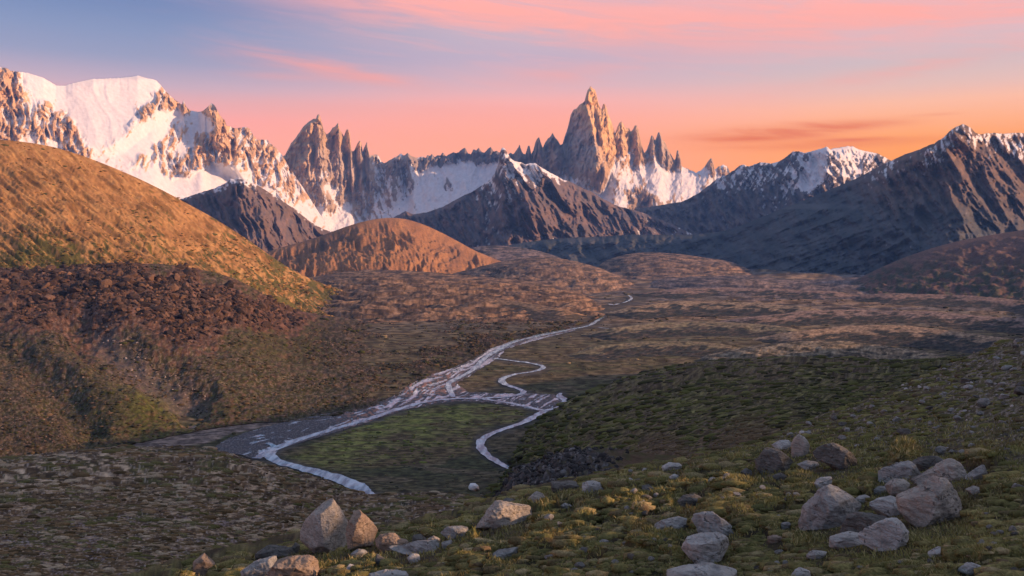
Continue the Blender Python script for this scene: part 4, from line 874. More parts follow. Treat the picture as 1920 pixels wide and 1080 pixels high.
BOULDERS = [
 # cluster by the brow
 ([(560, 1000), (565, 988), (583, 970), (598, 952), (612, 943), (623, 950), (638, 973), (648, 990), (655, 1013), (652, 1030), (633, 1042), (607, 1045), (577, 1040), (562, 1022)], 'largest standing boulder at the brow, half slate grey and half pinkish tan', 'pink', (615, 0), 1, 1.0),
 ([(648, 977), (655, 965), (670, 961), (682, 972), (693, 980), (707, 997), (700, 1012), (698, 1024), (682, 1030), (660, 1030), (653, 1002)], 'upright boulder with an orange top leaning close beside the largest standing boulder', 'rust', (672, 0), 2, .8),
 ([(700, 1022), (715, 1005), (732, 1002), (742, 1002), (753, 1015), (767, 1016), (765, 1024), (728, 1034), (705, 1032)], 'dark rust brown boulder between the orange topped boulder and the long grey one', 'rust', None, 3, .8),
 ([(725, 1040), (735, 1030), (762, 1025), (790, 1017), (810, 1016), (827, 1035), (805, 1042), (765, 1042), (728, 1044)], 'long low grey boulder with a pale pointed end in the grass', 'grey', (812, 0), 4, .6),
 ([(763, 1049), (773, 1039), (787, 1039), (788, 1050), (780, 1057), (767, 1055)], 'small rounded grey stone in front of the long low boulder', 'pale', None, 5, .9),
 ([(657, 1042), (673, 1030), (683, 1031), (690, 1039), (670, 1046)], 'small flat grey stone at the foot of the orange topped boulder', 'grey', None, 6, .8),
 ([(702, 1059), (707, 1040), (715, 1042), (732, 1057), (720, 1062)], 'small dark wedge shaped stone below the rust brown boulder', 'dark', None, 7, .8),
 ([(772, 1019), (777, 1005), (790, 1003), (800, 1013), (797, 1021)], 'small dark rounded stone behind the long low boulder', 'dark', None, 8, .9),
 ([(800, 1013), (813, 1006), (825, 1012), (823, 1022)], 'small tan stone just behind the pale end of the long boulder', 'pink', None, 9, .9),
 ([(827, 1019), (848, 1013), (845, 1024), (830, 1029)], 'thin flat grey stone lying past the end of the long boulder', 'grey', None, 10, .9),
 ([(497, 1078), (515, 1055), (538, 1046), (567, 1046), (594, 1055), (602, 1063), (600, 1092), (495, 1096)], 'broad low slab with a rust red end, cut by the bottom edge', 'rust', None, 11, .8),
 ([(446, 1078), (471, 1058), (503, 1046), (521, 1046), (514, 1070), (500, 1090), (446, 1092)], 'sloping grey slab tucked against the rust ended slab', 'grey', None, 12, .8),
 ([(477, 1040), (497, 1026), (521, 1029), (550, 1032), (556, 1044), (515, 1049), (483, 1049)], 'flat dark mossy slab beside the foot of the largest standing boulder', 'dark', None, 13, .8),
 ([(360, 1063), (366, 1048), (378, 1042), (392, 1049), (400, 1064), (396, 1084), (369, 1088), (361, 1074)], 'orange speckled stone standing alone at the lower end of the grass', 'rust', None, 14, .9),
 ([(648, 1066), (655, 1058), (665, 1062), (663, 1075), (650, 1078)], 'tiny pale round stone in the grass below the orange topped boulder', 'pale', None, 15, .9),
 ([(690, 1077), (720, 1070), (760, 1075), (775, 1092), (690, 1094)], 'pale flat slab at the bottom edge below the dark wedge stone', 'pale', None, 16, .8),
 ([(545, 1028), (553, 1018), (562, 1024), (560, 1038), (548, 1039)], 'small dark stone wedged against the shaded side of the largest standing boulder', 'dark', None, 17, .9),
 # middle of the slope
 ([(890, 990), (898, 966), (910, 946), (930, 942), (957, 949), (983, 952), (999, 963), (985, 977), (942, 984), (904, 993)], 'large lone wedge boulder with a steep grey end and a tapering tan back', 'pink', (925, 0), 21, .8),
 ([(986, 946), (992, 928), (1006, 922), (1021, 928), (1023, 942), (1003, 947)], 'small rounded pinkish boulder on the brow just above the large wedge boulder', 'pink', None, 22, .9),
 ([(939, 943), (951, 934), (965, 937), (962, 948)], 'small low brown stone on the brow between the wedge boulder and the dark knob', 'dark', None, 23, .9),
 ([(1091, 919), (1097, 908), (1114, 902), (1135, 909), (1137, 919), (1108, 923)], 'pale humped boulder on the brow in front of the dark knob', 'pale', None, 24, .9),
 ([(1032, 917), (1044, 905), (1066, 903), (1088, 907), (1088, 919), (1050, 921)], 'brown low boulder touching the pale humped boulder', 'dark', None, 25, .9),
 ([(1202, 924), (1205, 911), (1216, 909), (1227, 920), (1219, 929)], 'small dark stone alone in the grass uphill of the pale humped boulder', 'dark', None, 26, .9),
 ([(825, 1002), (838, 990), (860, 988), (879, 992), (880, 1004), (850, 1011), (828, 1010)], 'low double humped grey stone at the foot of the large wedge boulder', 'grey', (855, 0), 27, .9),
 ([(917, 1047), (936, 1035), (971, 1029), (968, 1040), (936, 1050)], 'thin flat grey flagstone lying in the tussocks', 'grey', None, 28, .9),
 ([(1082, 1036), (1092, 1027), (1106, 1029), (1108, 1040), (1088, 1043)], 'small dark purple stone, one of a touching pair in the tussocks', 'dark', None, 29, .9),
 ([(1108, 1038), (1116, 1030), (1132, 1030), (1135, 1040), (1116, 1043)], 'small greyish purple stone, the paler one of the touching pair', 'grey', None, 30, .9),
 ([(1050, 950), (1060, 944), (1072, 947), (1070, 955)], 'tiny grey stone in the tussocks below the brown low boulder', 'grey', None, 31, .9),
 ([(1228, 989), (1248, 978), (1272, 971), (1289, 976), (1299, 989), (1278, 995), (1240, 995)], 'low grey stone half sunk in grass beside the pair of rounded boulders', 'grey', None, 32, .8),
 ([(1301, 1003), (1310, 972), (1321, 961), (1342, 966), (1365, 984), (1387, 1001), (1380, 1012), (1353, 1012), (1315, 1010)], 'upper boulder of the stacked pair, slate grey with a sunlit orange end', 'grey', (1356, 0), 33, .8),
 ([(1280, 1041), (1295, 1013), (1315, 1003), (1336, 1001), (1362, 1010), (1371, 1030), (1348, 1044), (1330, 1060), (1307, 1051)], 'lower boulder of the stacked pair, rounded pale grey with dark specks', 'pale', None, 34, .8),
 ([(1250, 1078), (1292, 1070), (1324, 1064), (1359, 1071), (1388, 1077), (1388, 1100), (1250, 1100)], 'wide flat topped slab cut off by the bottom edge under the stacked pair', 'pale', None, 35, .8),
 ([(1270, 946), (1286, 931), (1307, 928), (1320, 936), (1307, 949), (1278, 952)], 'dark slate stone with a pale rim uphill of the stacked pair', 'dark', None, 36, .9),
 ([(1240, 879), (1258, 868), (1280, 870), (1278, 881), (1250, 883)], 'flat pale stone near the top of the mossy slope', 'pale', None, 37, .9),
 ([(1254, 895), (1266, 889), (1275, 894), (1270, 901)], 'tiny pale stone under the flat pale stone of the upper slope', 'pale', None, 38, .9),
 ([(1324, 903), (1337, 896), (1350, 901), (1345, 910), (1326, 910)], 'small grey stone in the grass short of the upper boulder cluster', 'grey', None, 39, .9),
 ([(1389, 886), (1400, 878), (1411, 885), (1406, 896)], 'small dark round stone just outside the upper boulder cluster', 'dark', None, 40, .9),
 # upper cluster
 ([(1419, 867), (1428, 850), (1446, 841), (1466, 844), (1481, 857), (1493, 873), (1470, 887), (1441, 889), (1422, 887)], 'dark knobbly boulder, biggest of the upper cluster', 'dark', (1462, 0), 41, .9),
 ([(1486, 859), (1486, 834), (1492, 822), (1500, 815), (1508, 818), (1517, 835), (1515, 857), (1497, 863)], 'upright pillar shaped boulder standing in the upper cluster', 'pink', (1506, 0), 42, .9),
 ([(1449, 837), (1465, 827), (1480, 826), (1489, 834), (1487, 845), (1468, 845)], 'small pale stone behind the knobbly boulder of the upper cluster', 'pale', None, 43, .9),
 ([(1531, 853), (1540, 842), (1552, 836), (1570, 832), (1587, 842), (1600, 856), (1611, 867), (1602, 881), (1581, 884), (1562, 872), (1538, 862)], 'ribbed brown boulder sloping down at the sunny end of the upper cluster', 'dark', (1578, 0), 44, .9),
 ([(1450, 894), (1465, 887), (1477, 893), (1471, 902), (1454, 902)], 'small dark round stone under the knobbly boulder', 'dark', None, 45, .9),
 ([(1496, 872), (1515, 864), (1535, 868), (1538, 876), (1510, 880)], 'low grey stone lying between the pillar and the ribbed boulder', 'grey', None, 46, .9),
 ([(1527, 911), (1541, 897), (1560, 895), (1563, 903), (1550, 912), (1535, 917)], 'flat pale blue grey stone between the two boulder clusters', 'pale', None, 47, .9),
 # big cluster
 ([(1691, 940), (1716, 929), (1740, 919), (1757, 908), (1766, 899), (1776, 897), (1788, 904), (1807, 922), (1807, 953), (1796, 970), (1768, 988), (1739, 983), (1711, 977), (1694, 962)], 'biggest boulder of the big cluster, one face dark, one sunlit and striped pink', 'pink', (1744, 0), 51, .95),
 ([(1503, 966), (1525, 948), (1537, 938), (1547, 926), (1566, 915), (1580, 919), (1600, 934), (1623, 951), (1602, 968), (1573, 983), (1541, 995), (1508, 994)], 'broad wedge boulder with a rounded top, alone on the shaded side of the big cluster', 'grey', (1556, 0), 52, .85),
 ([(1621, 1007), (1634, 998), (1652, 991), (1674, 977), (1693, 975), (1706, 986), (1709, 1001), (1698, 1033), (1684, 1037), (1652, 1029), (1626, 1018)], 'pale grey flat faced boulder at the front of the big cluster', 'pale', (1694, 0), 53, .8),
 ([(1578, 998), (1592, 985), (1610, 972), (1630, 964), (1652, 967), (1679, 974), (1692, 982), (1668, 1000), (1644, 1007), (1608, 1008)], 'dark ridged boulder right behind the pale flat faced boulder', 'dark', (1640, 0), 54, .8),
 ([(1554, 1014), (1573, 1003), (1595, 999), (1617, 1004), (1620, 1026), (1590, 1029), (1562, 1025)], 'low pale flat boulder at the foot of the dark ridged boulder', 'pale', None, 55, .8),
 ([(1634, 949), (1655, 938), (1674, 932), (1690, 939), (1692, 957), (1671, 972), (1655, 966), (1644, 956)], 'pale peaked boulder touching the shaded face of the biggest boulder', 'pale', (1672, 0), 56, .9),
 ([(1663, 913), (1672, 904), (1684, 899), (1699, 900), (1709, 909), (1703, 924), (1674, 930)], 'rounded pinkish egg shaped boulder above the pale peaked boulder', 'pink', None, 57, .9),
 ([(1638, 921), (1650, 912), (1664, 912), (1666, 925), (1641, 929)], 'small slate stone touching the egg shaped boulder', 'grey', None, 58, .9),
 ([(1653, 891), (1665, 882), (1680, 879), (1693, 869), (1704, 866), (1717, 879), (1730, 897), (1720, 906), (1684, 905), (1655, 905)], 'grey boulder with a peaked top above the egg shaped boulder', 'grey', (1700, 0), 59, .9),
 ([(1714, 910), (1740, 900), (1758, 888), (1774, 872), (1787, 862), (1801, 872), (1815, 892), (1806, 911), (1779, 910)], 'tall pointed boulder with a sunlit face right behind the biggest boulder', 'pink', (1788, 0), 60, .9),
 ([(1811, 896), (1830, 882), (1843, 873), (1850, 887), (1834, 901), (1818, 902)], 'pointed grey stone at the sunny end of the big cluster', 'grey', None, 61, .9),
 ([(1709, 874), (1728, 861), (1742, 854), (1760, 858), (1780, 870), (1774, 879), (1725, 881)], 'flat brown slab at the back of the big cluster', 'dark', None, 62, .9),
 ([(1604, 937), (1618, 928), (1633, 934), (1629, 944), (1610, 945)], 'small grey stone between the broad wedge boulder and the pale peaked one', 'grey', None, 63, .9),
 ([(1812, 920), (1830, 912), (1848, 917), (1846, 926), (1820, 928)], 'low tan stone in the shadow of the biggest boulder', 'pink', None, 64, .9),
 ([(1742, 1037), (1760, 1027), (1780, 1034), (1777, 1044), (1744, 1045)], 'small smooth grey stone alone in the dark grass below the big cluster', 'pale', None, 65, .9),
 ([(1801, 1071), (1820, 1055), (1840, 1063), (1834, 1075), (1806, 1078)], 'small pale lumpy stone near the bottom edge below the big cluster', 'pale', None, 66, .9),
 ([(1512, 1044), (1530, 1033), (1553, 1036), (1552, 1044), (1516, 1049)], 'flat bluish grey stone half under moss below the low pale boulder', 'grey', None, 67, .9),
 ([(1440, 1009), (1457, 1003), (1474, 1009), (1463, 1019), (1441, 1018)], 'small reddish stone in the moss between the stacked pair and the big cluster', 'rust', None, 68, .9),
 ([(1466, 984), (1476, 978), (1486, 985), (1480, 993), (1468, 992)], 'tiny grey stone next to the shaded foot of the broad wedge boulder', 'grey', None, 69, .9),
 ([(1480, 1078), (1500, 1066), (1518, 1072), (1520, 1090), (1482, 1092)], 'small pale stone poking out at the bottom edge under the bluish flat stone', 'pale', None, 70, .9),
]
_BC = np.array([[np.mean([q[0] for q in b_[0]]), np.max([q[1] for q in b_[0]]), np.ptp([q[0] for q in b_[0]])] for b_ in BOULDERS])
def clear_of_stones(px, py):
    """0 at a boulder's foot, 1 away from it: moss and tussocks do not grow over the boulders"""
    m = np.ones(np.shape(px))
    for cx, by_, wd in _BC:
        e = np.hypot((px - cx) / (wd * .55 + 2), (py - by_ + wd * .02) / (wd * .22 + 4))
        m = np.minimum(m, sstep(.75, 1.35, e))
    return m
def F_dz(X, Y, px, py, s=None):
    """tussocks and hollows of the near slope"""
    fade = np.clip(26.0 / Y, .3, 1.0)
    near = sstep(44, 24, Y) * (1 - .9 * sstep(.1, .5, F_rocky(px, py)))
    w, rid = worley(X / .66 + .35 * fbm(X / .9, Y / .9, 2, 231), Y / 1.15 + .35 * fbm(X / .8, Y / .8, 2, 232), 233)
    mound = np.clip(1 - (w / .80) ** 2, 0, 1) ** .8 * (.35 + .9 * rid) * np.clip(Y / 20., .55, 1.1)
    w2, rid2 = worley(X / .27, Y / .36, 234)
    m2 = np.clip(1 - (w2 / .7) ** 2, 0, 1) * rid2
    h = near * (.33 * mound + .08 * m2 + .03 * fbm(X / .11, Y / .14, 2, 235)) * np.clip(.5 + 1.2 * fbm(X / 2.4, Y / 3.2, 3, 236) + .35, .15, 1.2)
    h = (h - .05) * clear_of_stones(px, py) + .05 * fbm(X / 4.2, Y / 6.0, 3, 237)
    rk = F_rocky(px, py)
    sc = np.clip(Y / 40., .5, 5)
    al = px * .9 - py * .43; ac = px * .43 + py * .9
    h = h + rk * 1.0 * sc * (.05 * (ridged(al / 40., ac / 14., 2, 238) - .5))
    return h
def F_alb(X, Y, Z, px, py, S):
    a = patches(X, Y, 3.0, 4.0, 241); b = patches(X, Y, .55, .8, 242); c = uni(fbm(X / .16, Y / .2, 3, 243), .3)
    r = mix(np.broadcast_to(C(.12, .11, .04), X.shape + (3,)), C(.066, .07, .026), a)
    r = mix(r, C(.14, .115, .036), sstep(.55, .9, b) * .75)
    r = mix(r, C(.045, .033, .02), sstep(.6, .85, patches(X, Y, .8, 1.2, 244)) * .7)
    r = mix(r, C(.10, .07, .038), sstep(.7, .9, patches(X, Y, 1.6, 2.4, 245)) * .6)
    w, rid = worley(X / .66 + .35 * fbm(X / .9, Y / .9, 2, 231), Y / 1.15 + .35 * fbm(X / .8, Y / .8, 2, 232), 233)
    r = r * (.65 + .75 * c)[..., None]
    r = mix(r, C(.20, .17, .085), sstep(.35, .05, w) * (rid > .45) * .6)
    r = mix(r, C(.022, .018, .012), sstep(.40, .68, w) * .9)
    r = mix(r, C(.035, .03, .016), (1 - clear_of_stones(px, py)) * (.35 + .6 * b))  # peat-dark ring painted at each boulder's foot as its contact shade
    rk = F_rocky(px, py)
    al = px * .9 - py * .43; ac = px * .43 + py * .9
    n = uni(fbm(al / 22., ac / 6., 4, 246), .28)
    hill = mix(np.broadcast_to(C(.085, .082, .03), X.shape + (3,)), C(.06, .05, .028), patches(al, ac, 40, 12, 247))
    hill = mix(hill, C(.16, .14, .115), sstep(.6, .8, n) * .8)
    hill = mix(hill, C(.025, .022, .014), sstep(.55, .8, uni(fbm(al / 16. + 7, ac / 4., 4, 249), .28)) * .85)
    hill = mix(hill, C(.30, .26, .24), sstep(.82, .95, uni(fbm(px / 5., py / 3., 3, 248), .3)) * .6)
    return mix(r, hill, sstep(.2, .7, rk + .3 * (b - .5)))
fpx0, fpx1 = 100, 2300
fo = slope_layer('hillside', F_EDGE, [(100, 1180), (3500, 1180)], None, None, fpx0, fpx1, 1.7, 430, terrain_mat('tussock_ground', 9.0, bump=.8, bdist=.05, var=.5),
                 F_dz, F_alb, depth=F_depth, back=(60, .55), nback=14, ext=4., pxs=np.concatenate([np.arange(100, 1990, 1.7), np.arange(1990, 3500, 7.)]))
tag(fo, 'near slope of mossy tussocks and half buried stones', 'slope', 'structure')

def ground_at(px, py):
    D = float(F_depth(px, py)); X = float(U(px)) * D
    z = CH + float(V(py)) * D + float(F_dz(np.array([X]), np.array([D]), np.array([float(px)]), np.array([float(py)]))[0])
    return X, D, z

# --- unseen hillside added beyond the frame on the sunny side: it keeps the near valley in shade
hy = np.concatenate([np.linspace(-60, 0, 8), np.linspace(4, 100, 30), np.linspace(112, 3100, 140)]); hu = np.linspace(0, 1.9, 70)
HYy, HU = np.meshgrid(hy, hu); yp = np.maximum(HYy, 0)
foot_x = .60 * yp + 22; crest_x = .85 * yp + 84
HX = foot_x + (crest_x - foot_x) * HU
zf = np.interp(HYy, [-60, 0, 60, 150, 300, 600, 1000, 1600, 3100], [215, 202, 197, 188, 180, 170, 120, 60, 20]) - 6
zc = np.interp(HYy, [-60, 14, 34, 80, 150, 300, 600, 1000, 1500, 2000, 2600, 3100], [222, 217, 230, 255, 275, 305, 325, 300, 190, 150, 120, 90])  # crest heights shaped by where the shade should fall
HZ = np.where(HU <= 1, zf + (zc - zf) * np.sin(np.clip(HU, 0, 1) * np.pi / 2) ** 1.2, zc - (zc - zf) * .9 * sstep(1, 2.2, HU))
sc_ = np.clip(yp / 500., .08, 1)
HZ = HZ + sc_ * (40 * (fbm(HX / 260., HYy / 260., 4, 271)) + 14 * (ridged(HX / 90., HYy / 90., 4, 272) - .5))
ha = patches(HX, HYy, 60, 60, 273)
o = new_mesh('hillside', np.stack([HX, HYy, HZ], -1).reshape(-1, 3), grid_faces(*HX.shape), M_HEATH, attrs={'albedo': mix(np.broadcast_to(C(.10, .085, .04), HX.shape + (3,)), C(.14, .09, .06), ha).reshape(-1, 3)})
tag(o, 'unseen heath covered hillside added beside the rocky slope to shade the valley', 'hillside', 'structure')

# --- rocky knob at the brow of the slope
def K_dz(X, Y, px, py, s):
    w1, _ = worley(px / 17. + .4 * perlin(px / 9., py / 9., 250), py / 13. + px / 40., 251); w2, _ = worley(px / 8., py / 7., 252)
    p = sstep(1180, 1060, px)
    return sstep(1.0, .96, s) * (p * (.8 * (1 - w1) - .3) + .5 * fbm(X / 5., Y / 7., 4, 253))
def K_alb(X, Y, Z, px, py, S):
    p = sstep(1190, 1080, px + 40 * fbm(px / 20., py / 14., 3, 254))
    c = uni(fbm(px / 6., py / 4., 3, 255), .3); a = uni(fbm(px / 30., py / 12., 3, 256), .28)
    r = mix(np.broadcast_to(C(.075, .048, .03), X.shape + (3,)), C(.055, .055, .02), a)
    rk = mix(np.broadcast_to(C(.055, .05, .05), X.shape + (3,)), C(.13, .12, .12), sstep(.6, .95, c))
    rk = mix(rk, C(.045, .045, .02), sstep(.55, .8, a) * .6)
    return mix(r, rk, p)
kn = slope_layer('hillside', [(925, 945), (945, 915), (958, 892), (975, 878), (1000, 866), (1030, 856), (1060, 848), (1100, 841), (1140, 840), (1180, 846), (1230, 852), (1290, 856), (1350, 860), (1420, 870)], [(925, 980), (1000, 950), (1420, 900)],
                 [(925, 80), (1420, 95)], [(925, 52), (1420, 58)], 925, 1420, 1.3, 110, terrain_mat('dark_rock_knob', 1.2, bump=.8, bdist=.3, var=.4), K_dz, K_alb, back=(40, .9))
tag(kn, 'dark rubbly knob at the brow of the mossy slope', 'rock outcrop', 'structure')

# --- boulders
def rock_mat(name, c1, c2, c3, lichen=(.16, .16, .11), sc=1.0):
    m, nt, b = nodes(name); L = nt.links.new
    tc = N(nt, 'ShaderNodeTexCoord'); oi = N(nt, 'ShaderNodeObjectInfo')
    va = N(nt, 'ShaderNodeVectorMath', operation='ADD'); L(tc.outputs['Object'], va.inputs[0])
    rr = N(nt, 'ShaderNodeMath', operation='MULTIPLY'); rr.inputs[1].default_value = 50; L(oi.outputs['Random'], rr.inputs[0]); L(rr.outputs[0], va.inputs[1])
    n1 = N(nt, 'ShaderNodeTexNoise', Scale=3.0 * sc, Detail=8.0, Roughness=.65); L(va.outputs[0], n1.inputs['Vector'])
    mp = N(nt, 'ShaderNodeMapping'); mp.inputs['Rotation'].default_value = (.3, .9, .2); mp.inputs['Scale'].default_value = (3, 3, 14); L(va.outputs[0], mp.inputs['Vector'])
    n2 = N(nt, 'ShaderNodeTexNoise', Scale=1.6 * sc, Detail=6.0, Roughness=.6); L(mp.outputs[0], n2.inputs['Vector'])
    n3 = N(nt, 'ShaderNodeTexNoise', Scale=26.0 * sc, Detail=4.0, Roughness=.7); L(va.outputs[0], n3.inputs['Vector'])
    r1 = N(nt, 'ShaderNodeValToRGB'); e = r1.color_ramp.elements; e[0].position = .32; e[0].color = (*c1, 1); e[1].position = .68; e[1].color = (*c2, 1)
    L(n1.outputs['Fac'], r1.inputs['Fac'])
    m1 = N(nt, 'ShaderNodeMix', data_type='RGBA'); m1.inputs[7].default_value = (*c3, 1); L(r1.outputs['Color'], m1.inputs[6])
    k = N(nt, 'ShaderNodeMapRange'); k.inputs['From Min'].default_value = .5; k.inputs['From Max'].default_value = .68; k.inputs['To Max'].default_value = .75; L(n2.outputs['Fac'], k.inputs['Value']); L(k.outputs[0], m1.inputs[0])
    m2 = N(nt, 'ShaderNodeMix', data_type='RGBA'); m2.inputs[7].default_value = (*lichen, 1); L(m1.outputs[2], m2.inputs[6])
    k2 = N(nt, 'ShaderNodeMapRange'); k2.inputs['From Min'].default_value = .6; k2.inputs['From Max'].default_value = .68; k2.inputs['To Max'].default_value = .6; L(n3.outputs['Fac'], k2.inputs['Value']); L(k2.outputs[0], m2.inputs[0])
    vc = N(nt, 'ShaderNodeTexVoronoi', feature='DISTANCE_TO_EDGE', Scale=1.9 * sc); wv = N(nt, 'ShaderNodeVectorMath', operation='MULTIPLY_ADD'); wv.inputs[1].default_value = (.35, .35, .35)
    L(n1.outputs['Color'], wv.inputs[0]); L(va.outputs[0], wv.inputs[2]); L(wv.outputs[0], vc.inputs['Vector'])
    ck = N(nt, 'ShaderNodeMapRange'); ck.inputs['From Min'].default_value = .0; ck.inputs['From Max'].default_value = .022
    cm = N(nt, 'ShaderNodeMath', operation='MULTIPLY_ADD'); cm.inputs[1].default_value = 1.0; L(vc.outputs['Distance'], cm.inputs[0])
    cg = N(nt, 'ShaderNodeMapRange'); cg.inputs['From Min'].default_value = .44; cg.inputs['From Max'].default_value = .56; cg.inputs['To Max'].default_value = .03; L(n2.outputs['Fac'], cg.inputs['Value']); L(cg.outputs[0], cm.inputs[2]); L(cm.outputs[0], ck.inputs['Value'])
    m3 = N(nt, 'ShaderNodeMix', data_type='RGBA'); m3.inputs[6].default_value = (c3[0] * .55, c3[1] * .55, c3[2] * .55, 1); L(ck.outputs[0], m3.inputs[0]); L(m2.outputs[2], m3.inputs[7])
    L(m3.outputs[2], b.inputs['Base Color']); b.inputs['Roughness'].default_value = .9; b.inputs['Specular IOR Level'].default_value = .25
    s1 = N(nt, 'ShaderNodeMath', operation='MULTIPLY_ADD'); s1.inputs[1].default_value = .7; L(n2.outputs['Fac'], s1.inputs[0]); L(n1.outputs['Fac'], s1.inputs[2])
    s0 = N(nt, 'ShaderNodeMath', operation='MULTIPLY_ADD'); s0.inputs[1].default_value = .25; L(ck.outputs[0], s0.inputs[0]); L(s1.outputs[0], s0.inputs[2])
    s2 = N(nt, 'ShaderNodeMath', operation='MULTIPLY_ADD'); s2.inputs[1].default_value = .4; L(n3.outputs['Fac'], s2.inputs[0]); L(s0.outputs[0], s2.inputs[2])
    bp = N(nt, 'ShaderNodeBump'); bp.inputs['Strength'].default_value = .9; bp.inputs['Distance'].default_value = .07; L(s2.outputs[0], bp.inputs['Height']); L(bp.outputs[0], b.inputs['Normal'])
    return m
RM = {'grey': rock_mat('grey_granite', (.165, .163, .155), (.37, .365, .345), (.085, .085, .083)),
      'pink': rock_mat('pinkish_granite', (.22, .205, .182), (.38, .345, .30), (.11, .10, .092)),
      'dark': rock_mat('dark_mossy_rock', (.066, .065, .06), (.17, .162, .15), (.033, .033, .03), (.10, .10, .04)),
      'rust': rock_mat('rust_stained_rock', (.19, .14, .105), (.32, .255, .20), (.09, .07, .055)),
      'pale': rock_mat('pale_granite', (.25, .247, .235), (.45, .44, .415), (.13, .128, .124)),
      'white': rock_mat('white_quartz', (.70, .69, .67), (.82, .80, .78), (.6, .58, .55)),
      'straw': rock_mat('straw_coloured_rock', (.42, .30, .13), (.50, .38, .18), (.25, .17, .08))}
_ico = {}
def ico(n):
    if n not in _ico:
        bm = bmesh.new(); bmesh.ops.create_icosphere(bm, subdivisions=n, radius=1)
        v = np.array([x.co[:] for x in bm.verts]); f = np.array([[q.index for q in p.verts] for p in bm.faces]); bm.free(); _ico[n] = (v, f)
    return _ico[n]

HAND_DEPTH = {2: 27.0}
def boulder(outline, label, mat='grey', ridge=None, seed=0, thick=.75, group=None, name=None, depth=None, sink=.06, base=None):
    """a stone whose outline follows the given corner points (picture chart), faceted and rounded in depth.
    ridge: (px, tilt): an upright edge on its face, splitting it into a side turned to the sun and one turned away"""
    P = np.array(outline, float)
    bpx = P[:, 0].mean(); bpy_ = P[:, 1].max() if base is None else base
    big = np.ptp(P[:, 0])
    depth = depth or HAND_DEPTH.get(seed)
    if depth is None: gx, D, gz = ground_at(bpx, bpy_ - .12 * np.ptp(P[:, 1]))
    else: D = depth; gx = float(U(bpx)) * D
    k = D / F
    ox = (P[:, 0] - bpx) * k; oz = (bpy_ - P[:, 1]) * k
    z0 = CH + float(V(bpy_)) * D
    cx, cz = ox.mean(), oz.mean()
    ox = ox - cx; oz = oz - cz
    v, f = ico(6 if big > 70 else 5 if big > 34 else 4)
    # silhouette radius in each direction
    ang = np.arctan2(oz, ox); rad = np.hypot(ox, oz)
    tt = np.linspace(-np.pi, np.pi, 721)
    R = np.full(tt.shape, 1e9)
    n = len(P)
    dx, dz = np.cos(tt), np.sin(tt); R = np.zeros(tt.shape)
    for i in range(n):
        j = (i + 1) % n
        ex, ez = ox[j] - ox[i], oz[j] - oz[i]
        den = dx * ez - dz * ex
        with np.errstate(divide='ignore', invalid='ignore'):
            r = (ox[i] * ez - oz[i] * ex) / den; u = (ox[i] * dz - oz[i] * dx) / den
        ok = (r > 0) & (u >= -1e-6) & (u <= 1 + 1e-6)
        R = np.where(ok, np.maximum(R, r), R)
    R[R <= 0] = rad.min()
    th = np.arctan2(v[:, 2], v[:, 0]); c = np.hypot(v[:, 0], v[:, 2])
    r = np.interp(th, tt, R) * np.clip(c, 0, 1) ** .45
    T = thick * .5 * (np.ptp(ox) + np.ptp(oz)) * .5
    y = np.sign(v[:, 1]) * np.abs(v[:, 1]) ** .62 * T
    p = np.stack([r * np.cos(th), y, r * np.sin(th)], 1)
    rs = np.random.RandomState(seed * 7 + 13)
    size = max(np.ptp(ox), np.ptp(oz))
    planes = []
    if ridge:
        rx = (ridge[0] - bpx) * k - cx; tilt = ridge[1]
        for sgn, turn in ((-1, .75), (1, .62)):
            nn_ = np.array([sgn * turn, -.72, .22 + .1 * rs.rand()]); nn_ /= np.linalg.norm(nn_)
            q = np.array([rx, -T * .92, 0.]); planes.append((nn_, nn_ @ q, tilt))
    for nn_, kk in ((( .25 * rs.normal(), -.35, .9), .70), ((.25 * rs.normal(), -.95, -.12), .60), ((-.8, -.5, .12 + .2 * rs.normal()), .66), ((.8, -.52, .1 + .2 * rs.normal()), .66), ((.3 * rs.normal(), -.7, .55), .62)):
        nn_ = np.array(nn_); nn_ /= np.linalg.norm(nn_); planes.append((nn_, (p @ nn_).max() * (kk + .08 * rs.rand()), 0))
    for _ in range(7):
        nn_ = rs.normal(size=3); nn_[1] = -abs(nn_[1]) if rs.rand() < .7 else nn_[1]; nn_ /= np.linalg.norm(nn_)
        ext = (p @ nn_).max(); planes.append((nn_, ext * (.56 + .26 * rs.rand()), 0))
    for nn_, h, tilt in planes:
        d = p @ nn_ - h + (tilt * p[:, 2] * 0)
        p = p - nn_ * (np.where(d > 0, d * .985, 0))[:, None]
    q = p / size * 3.0 + seed * 3.7
    nr = v / np.linalg.norm(v, axis=1)[:, None]
    d = .016 * fbm3(q * .9, 5, seed) + .016 * fbm3(q * 4.5, 3, seed + 2) + .022 * (1 - np.abs(fbm3(q * 2.6, 3, seed + 4)) * 3) 
    st = q @ np.array([.35, .2, .9]); d = d + .012 * perlin(st * 3.2, q[:, 0] * .6, seed + 8)
    p = p + nr * (d * size)[:, None]
    # keep the outline's extents after the cuts
    for ax, o_ in ((0, ox), (2, oz)):
        lo, hi = p[:, ax].min(), p[:, ax].max(); p[:, ax] = (p[:, ax] - lo) / (hi - lo) * np.ptp(o_) + o_.min()
    p[:, 2] -= sink * np.ptp(oz) * sstep(0, -1, p[:, 2] / (np.ptp(oz) * .5)) * 2
    o = new_mesh(name or ('boulder' if big > 34 else 'stone'), p, f, RM[mat])
    o.location = (gx + cx * 1.0, D, z0 + cz)
    tag(o, label, 'boulder' if big > 34 else 'stone', None, group)
    return o

